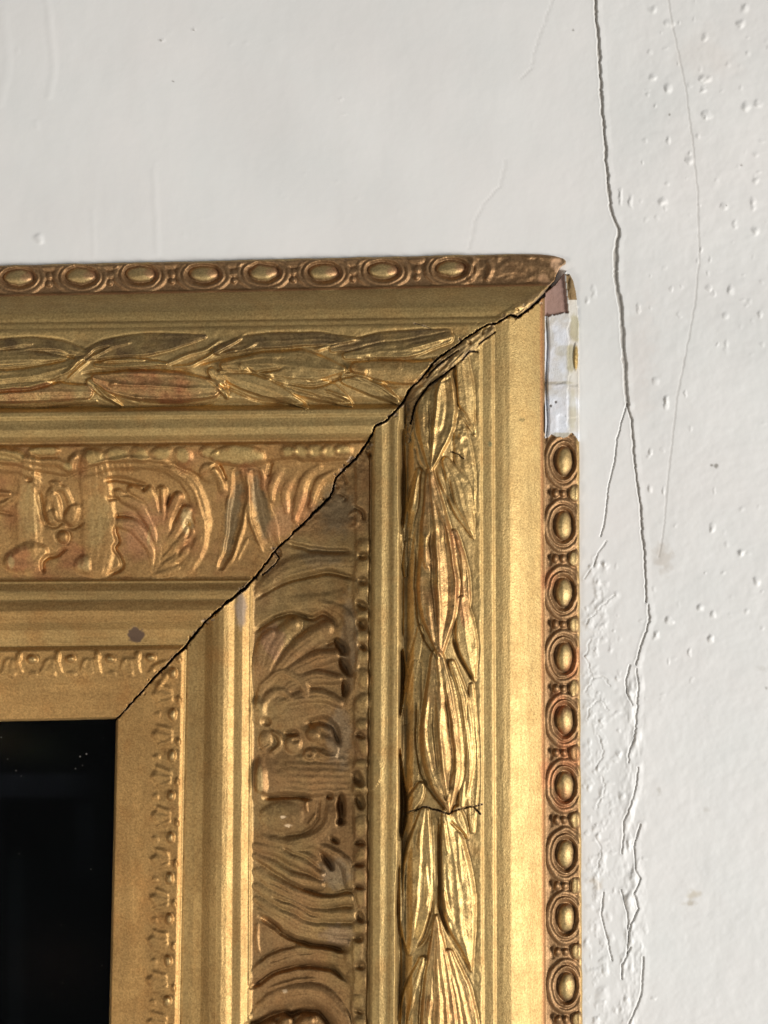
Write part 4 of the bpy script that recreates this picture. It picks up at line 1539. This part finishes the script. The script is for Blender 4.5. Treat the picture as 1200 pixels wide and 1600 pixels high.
# dust specks on the glass
md, t, b = nt("dust")
b.inputs["Base Color"].default_value = (.16, .14, .12, 1)
b.inputs["Roughness"].default_value = .7
rr = np.random.RandomState(9)
vs, fs = [], []
spots = [(125, 1182, 1.5), (135, 1178, 1.6), (118, 1201, 1.1), (129, 1196, .9), (142, 1358, 1.0), (2, 1152, 1.2),
         (25, 1204, 1.0), (12, 1186, .8), (30, 1334, 1.0), (96, 1445, .9)]
for q in range(12):
    spots.append((rr.uniform(-40, 172), rr.uniform(1135, 1600), rr.uniform(.35, .8)))
for (x, y, s) in spots:
    p = unproject(np.array(x), np.array(y), np.array(4.3)) - ORIGIN
    s = s * S
    k = len(vs)
    vs += [(p[0] - s, p[1], p[2]), (p[0] + s, p[1], p[2]), (p[0], p[1], p[2] - s), (p[0], p[1], p[2] + s),
           (p[0], p[1] - s * .7, p[2])]
    fs += [(k, k + 2, k + 4), (k + 2, k + 1, k + 4), (k + 1, k + 3, k + 4), (k + 3, k, k + 4)]
me = bpy.data.meshes.new("dust")
me.from_pydata(vs, [], fs)
me.materials.append(md)
o = bpy.data.objects.new("dust", me)
coll.objects.link(o)
o.parent = gl
o["kind"] = "stuff"

# ------------------------------------------------------------------ the wall
xs = np.concatenate([[-6000, -3000, -1500, -700, -300, -100], np.arange(-40, 866, 3.2), np.arange(866, 1125, 1.25),
                     np.arange(1125, 1240, 2.0), [1300, 1500, 2000, 3000, 5000, 9000]])
ys = np.concatenate([[-6000, -3000, -1200, -500, -200, -90], np.arange(-40, 1640, 1.9), [1700, 1900, 2400, 3600, 6000, 9000]])
Wl = Field(xs, ys)
X, Y = Wl.X, Wl.Y
rightness = sstep(820, 1060, X)
Wl.H += (0.3 * fbm(X, Y, 330, 101, 2)).astype(np.float32)
Wl.H += (0.30 * fbm(X, Y, 46, 102, 3, 110) * (1 - .4 * rightness)).astype(np.float32)
Wl.H += (0.36 * fbm(X, Y, 20, 103, 3) * (.22 + rightness * .9)).astype(np.float32)
Wl.H += (0.10 * fbm(X, Y, 8, 104, 2) * (.4 + .6 * rightness)).astype(np.float32)
Wl.C[:] = (0.765, 0.755, 0.735)


def groove(pts, w, depth, jag=1.0, seed=0, lip=0, dirt=(0.30, 0.27, 0.23), amt=.8):
    D = straight([(p[0], p[1], (w[i] if isinstance(w, (list, tuple)) else w)) for i, p in enumerate(pts)], 1.0)
    ii = np.arange(len(D)) * 1.0
    D[:, 0] += jag * (vnoise(ii, ii * 0, 11, seed + 1) + .6 * vnoise(ii, ii * 0 + 5, 4, seed + 2))
    D[:, 2] *= 1 + .3 * vnoise(ii, ii * 0, 9, seed + 4)
    D0 = D.copy()
    if lip:
        D[:, 2] = D0[:, 2] + 7
        D[:, 0] += 2.5
        W, q, s, sd = Wl.trace(D)
        f = np.where(q < 1, np.clip(1 - q * q, 0, 1) ** 1.5, 0)
        Wl.H[W] += (.5 * lip * f * (.7 + .6 * fbm(X[W], Y[W], 18, seed + 8, 2))).astype(np.float32)
    W, q, s, sd = Wl.trace(D0)
    f = np.where(q < 1, np.clip(1 - q * q, 0, 1) ** .6, 0)
    Wl.H[W] -= ((depth if depth > 5 else depth * .62) * f).astype(np.float32)
    a = np.clip(f * amt * 1.4, 0, amt)[..., None]
    Wl.C[W] = Wl.C[W] * (1 - a) + np.array(dirt, np.float32) * a


MAIN = [(928, -60), (930, 0), (935, 60), (937, 110), (940, 160), (945, 220), (950, 290), (955, 330), (967, 362), (961, 395),
        (962, 430), (970, 480), (975, 560), (980, 632)]
groove(MAIN, [2.6, 2.6, 2.7, 2.6, 2.5, 2.5, 2.6, 2.8, 3.2, 3.5, 4.0, 3.7, 3.6, 2.8], 4.4, 1.2, 201, lip=1.3)
groove([(980, 632), (987, 655), (990, 700), (992, 730), (1000, 790), (1003, 830), (1008, 880), (1010, 940)],
       [2.1, 2.2, 2.0, 1.8, 2.0, 2.0, 1.8, 1.4], 3.8, 1.1, 202, lip=1.2)
groove([(1013, 945), (1014, 971), (1003, 1003), (994, 1038)], [1.4, 1.9, 1.8, 1.3], 3.2, 1.2, 203, lip=2.0, amt=.6)
groove([(984, 1040), (978, 1062), (980, 1085), (988, 1101)], 1.5, 3.5, .8, 204, lip=1.2, amt=.4)
groove([(994, 1045), (998, 1063), (996, 1100), (991, 1156), (982, 1179), (984, 1192)], [1.4, 1.6, 1.7, 1.6, 1.4, 1.1], 2.8, 1.4,
       205, lip=1.8, amt=.5)
groove([(997, 1198), (992, 1239), (975, 1283), (972, 1334)], [1.1, 1.6, 1.7, 1.1], 2.6, 1.2, 206, lip=1.8, amt=.5)
groove([(1000, 1288), (991, 1322), (993, 1360), (1001, 1373), (991, 1396), (998, 1420), (985, 1445), (979, 1490)],
       1.5, 3.6, .8, 207, lip=1.6, amt=.4)
groove([(986, 1480), (972, 1507), (972, 1530)], 1.5, 3.4, .8, 208, lip=1.4, amt=.4)
groove([(1005, 1495), (1002, 1554), (982, 1602), (970, 1640)], 1.5, 3.2, .8, 209, lip=1.2, amt=.4)
groove([(970, 1390), (980, 1425), (983, 1470)], 1.4, 3.2, .8, 210, lip=1.2, amt=.35)
groove([(943, 1395), (939, 1430), (950, 1470), (956, 1500)], 1.4, 3, .8, 211, lip=1.0, amt=.35)
groove([(978, 634), (964, 684), (960, 722), (950, 759), (944, 819), (938, 838)], [1.1, 1.2, 1.3, 1.2, 1.2, 1.0], 3.4, .7, 212,
       amt=.35)
groove([(948, 845), (934, 865), (928, 885)], 1.2, 2, .8, 213, amt=.25)
groove([(1040, -20), (1055, 60), (1070, 130), (1082, 220), (1090, 300), (1093, 400), (1085, 480), (1070, 560), (1058, 620),
        (1050, 690), (1044, 740), (1038, 820), (1030, 870)], [1.8] * 13, .5, .7, 214, amt=.26)
groove([(872, -20), (845, 50), (835, 82), (832, 105), (815, 122)], 1.9, .7, 1.2, 215, amt=.12)
groove([(790, 250), (782, 290), (756, 318), (742, 345), (733, 390)], 1.9, .6, 1.2, 216, amt=.08)
for pts, w, h in [([(72, -20), (80, 60), (84, 105), (76, 150)], 7, .9), ([(240, 265), (243, 320), (246, 395)], 6, .7),
                  ([(145, 330), (147, 400)], 4, .5), ([(56, 190), (58, 200)], 4, .7), ([(5, 20), (12, 100), (0, 160)], 9, .7)]:
    D = spline([(p[0], p[1], w) for p in pts])
    W, q, s, sd = Wl.trace(D)
    Wl.H[W] += (.45 * h * np.where(q < 1, (1 - q * q), 0)).astype(np.float32)
bumps = [(1021, 121, 7, 6, 2.2), (1043, 136, 9, 10, 3.4), (1102, 124, 11, 8, 3.0), (1098, 140, 6, 6, 1.8), (1164, 166, 9, 9, 2.6),
         (1184, 162, 8, 7, 2.0), (1104, 181, 9, 9, 2.4), (1078, 250, 8, 8, 2.4), (1044, 219, 5, 10, 2.2), (1037, 316, 9, 9, 3.0),
         (1131, 323, 7, 8, 2.2), (1176, 317, 6, 13, 2.4), (1148, 350, 5, 8, 2.0), (1180, 361, 7, 9, 2.4), (1180, 284, 6, 7, 2.0),
         (1158, 37, 8, 9, 2.6), (1163, 12, 8, 9, 2.2), (1046, 37, 8, 8, 2.2), (1020, 16, 8, 9, 2.2), (1102, 58, 8, 7, 1.8),
         (970, 308, 4, 14, 2.0), (986, 312, 5, 12, 2.0), (1041, 629, 5, 12, 3.2), (1024, 595, 6, 7, 1.8),
         (1016, 706, 3.5, 9, 2.2), (1016, 762, 5, 9, 2.0), (1037, 768, 3, 8, 1.8), (998, 480, 4, 10, 2.2),
         (1108, 450, 7, 9, 2.4), (1141, 452, 6, 11, 2.4), (1134, 494, 5, 7, 2), (1188, 492, 4, 8, 2), (1135, 536, 3, 8, 2),
         (1112, 825, 6, 8, 2.2), (1157, 865, 6, 8, 2.2), (1136, 850, 5, 6, 1.2), (1046, 971, 7, 9, 3.0),
         (1026, 994, 6, 8, 2.4), (1111, 996, 6, 8, 2.4), (1096, 948, 7, 8, 2.4), (1114, 960, 5, 6, 2), (1183, 908, 7, 9, 2.4),
         (1077, 1020, 4, 8, 1.8), (1167, 956, 5, 5, 1.6), (1159, 864, 5, 8, 2), (987, 1077, 7, 18, 2.6), (984, 1412, 11, 20, 3.4),
         (990, 1370, 6, 14, 2.6), (984, 1320, 5, 22, 2.4), (60, 373, 7, 9, 3.0), (253, 63, 3, 3, 1.6), (303, 46, 3, 3, 1.6),
         (533, 155, 3, 4, 1.4), (538, 178, 2.5, 2.5, 1.0), (973, 1245, 6, 9, 2.4), (943, 1560, 12, 30, 2.6),
         (1022, 1560, 5, 7, 1.8), (975, 1500, 6, 16, 2.2), (946, 1515, 7, 12, 2), (921, 1232, 5, 8, 2),
         (928, 455, 5, 14, 1.4), (900, 480, 4, 3, .6), (918, 470, 5, 8, 1.6)]
rr = np.random.RandomState(21)
for q in range(120):
    x = rr.uniform(1000, 1235)
    y = rr.uniform(-30, 560) if q < 85 else rr.uniform(560, 1100)
    bumps.append((x, y, rr.uniform(2.5, 5.5), rr.uniform(3, 7), rr.uniform(.4, 1.3)))
for q in range(85):
    bumps.append((rr.uniform(912, 968), rr.uniform(880, 1320), rr.uniform(3, 7), rr.uniform(3, 9), rr.uniform(.5, 1.7)))
for q in range(40):
    bumps.append((rr.uniform(912, 1010), rr.uniform(1320, 1620), rr.uniform(3, 7), rr.uniform(4, 12), rr.uniform(.4, 1.4)))
for q in range(50):
    bumps.append((rr.uniform(-30, 880), rr.uniform(-30, 400), rr.uniform(2, 4), rr.uniform(2, 7), rr.uniform(.1, .5)))
for (x, y, rx, ry, h) in bumps:
    R = max(rx, ry) * 1.5 + 2
    W = Wl.win(x - R, x + R, y - R, y + R)
    wx = X[W] - x + .38 * rx * vnoise(X[W], Y[W], rx * 1.1, 301)
    wy = Y[W] - y + .38 * ry * vnoise(X[W], Y[W], ry * 1.1, 302)
    q = (wx / rx) ** 2 + (wy / ry) ** 2
    Wl.H[W] += (.66 * h * np.clip(1 - q, 0, 1) ** 1.6 * (1 + .3 * vnoise(X[W], Y[W], 5, 303))).astype(np.float32)
# lumpy flaking paint along the lower part of the crack and beside the frame
cx = np.interp(ys, [900, 1040, 1180, 1300, 1420, 1560, 1640], [1012, 992, 986, 984, 990, 985, 975])[:, None]
g = np.exp(-((X - cx) / 17) ** 2) * sstep(1010, 1060, Y)
g2 = np.exp(-((X - 934) / 22) ** 2) * sstep(860, 930, Y)
lump = np.clip(fbm(X, Y, 13, 310, 3, 26) * 1.6, -.3, 1)
lump2 = np.clip(fbm(X, Y, 11, 311, 3, 15) * 1.6 - .1, 0, 1)
Wl.H += (1.7 * g * lump + 1.5 * g2 * lump2).astype(np.float32)
# peeling network of raised paint next to the frame
D = [[(915, 1080), (925, 1062), (940, 1058), (955, 1072)], [(950, 1110), (938, 1095), (925, 1105), (915, 1125)],
     [(942, 1215), (946, 1235), (934, 1262)], [(930, 1310), (938, 1330), (932, 1355)], [(935, 1150), (942, 1180), (930, 1200)],
     [(912, 905), (925, 885), (930, 870)], [(915, 975), (930, 955), (948, 942), (960, 930)], [(920, 1000), (916, 1030), (926, 1060)]]
for k, pts in enumerate(D):
    groove(spline(pts, 3.0), 1.5, 1.3, 3.0, 230 + k, lip=1.4, amt=.08)


def stain(x, y, rx, ry, col, amt, seed):
    W = Wl.win(x - rx * 2, x + rx * 2, y - ry * 2, y + ry * 2)
    q = np.sqrt(((X[W] - x) / rx) ** 2 + ((Y[W] - y) / ry) ** 2) + .55 * fbm(X[W], Y[W], max(6, rx * .5), seed, 3)
    a = (amt * (1 - sstep(.2, 1.15, q)))[..., None]
    Wl.C[W] = Wl.C[W] * (1 - a) + np.array(col, np.float32) * a


stain(1035, 872, 17, 26, (.46, .39, .31), .42, 1)
stain(1083, 1398, 16, 9, (.50, .42, .28), .5, 2)
stain(1078, 1412, 12, 5, (.40, .33, .22), .5, 3)
stain(926, 1376, 14, 7, (.50, .40, .28), .5, 4)
stain(935, 1385, 8, 7, (.50, .40, .28), .4, 14)
stain(1030, 1237, 5, 7, (.45, .43, .38), .5, 5)
stain(1104, 1265, 6, 5, (.50, .46, .40), .35, 6)
stain(1100, 90, 60, 50, (.74, .70, .66), .5, 7)
stain(1000, 560, 30, 120, (.72, .66, .62), .35, 8)
stain(1190, 1045, 12, 6, (.50, .47, .42), .35, 9)
for (x, y, s) in [(896, 47, 2.6), (1158, 258, 3.0), (1046, 179, 2.2), (1135, 321, 1.6), (1119, 728, 5), (1197, 1075, 4),
                  (1112, 727, 3), (250, 63, 2), (303, 47, 1.8), (270, 127, 1.8)]:
    stain(x, y, s, s, (.22, .20, .17), .8, int(x))
# grey bloom low on the joint area, slow changes of the paint
a = (.055 * fbm(X, Y, 150, 120, 4))[..., None]
Wl.C *= (1 + a)
Pw, Nw = field_geometry(Wl)
hid = (X[:-1, :-1] < 840) & (X[:-1, :-1] >= -40) & (Y[:-1, :-1] > 470) & (Y[:-1, :-1] < 1690)
wall = extract(Pw, Nw, Wl.C, None, ~hid, "wall", PLAS, np.zeros(3))
wall["kind"] = "structure"
print("wall done")
tri = sum(len(o.data.polygons) for o in bpy.data.objects if o.type == 'MESH') * 2
print("triangles", tri)
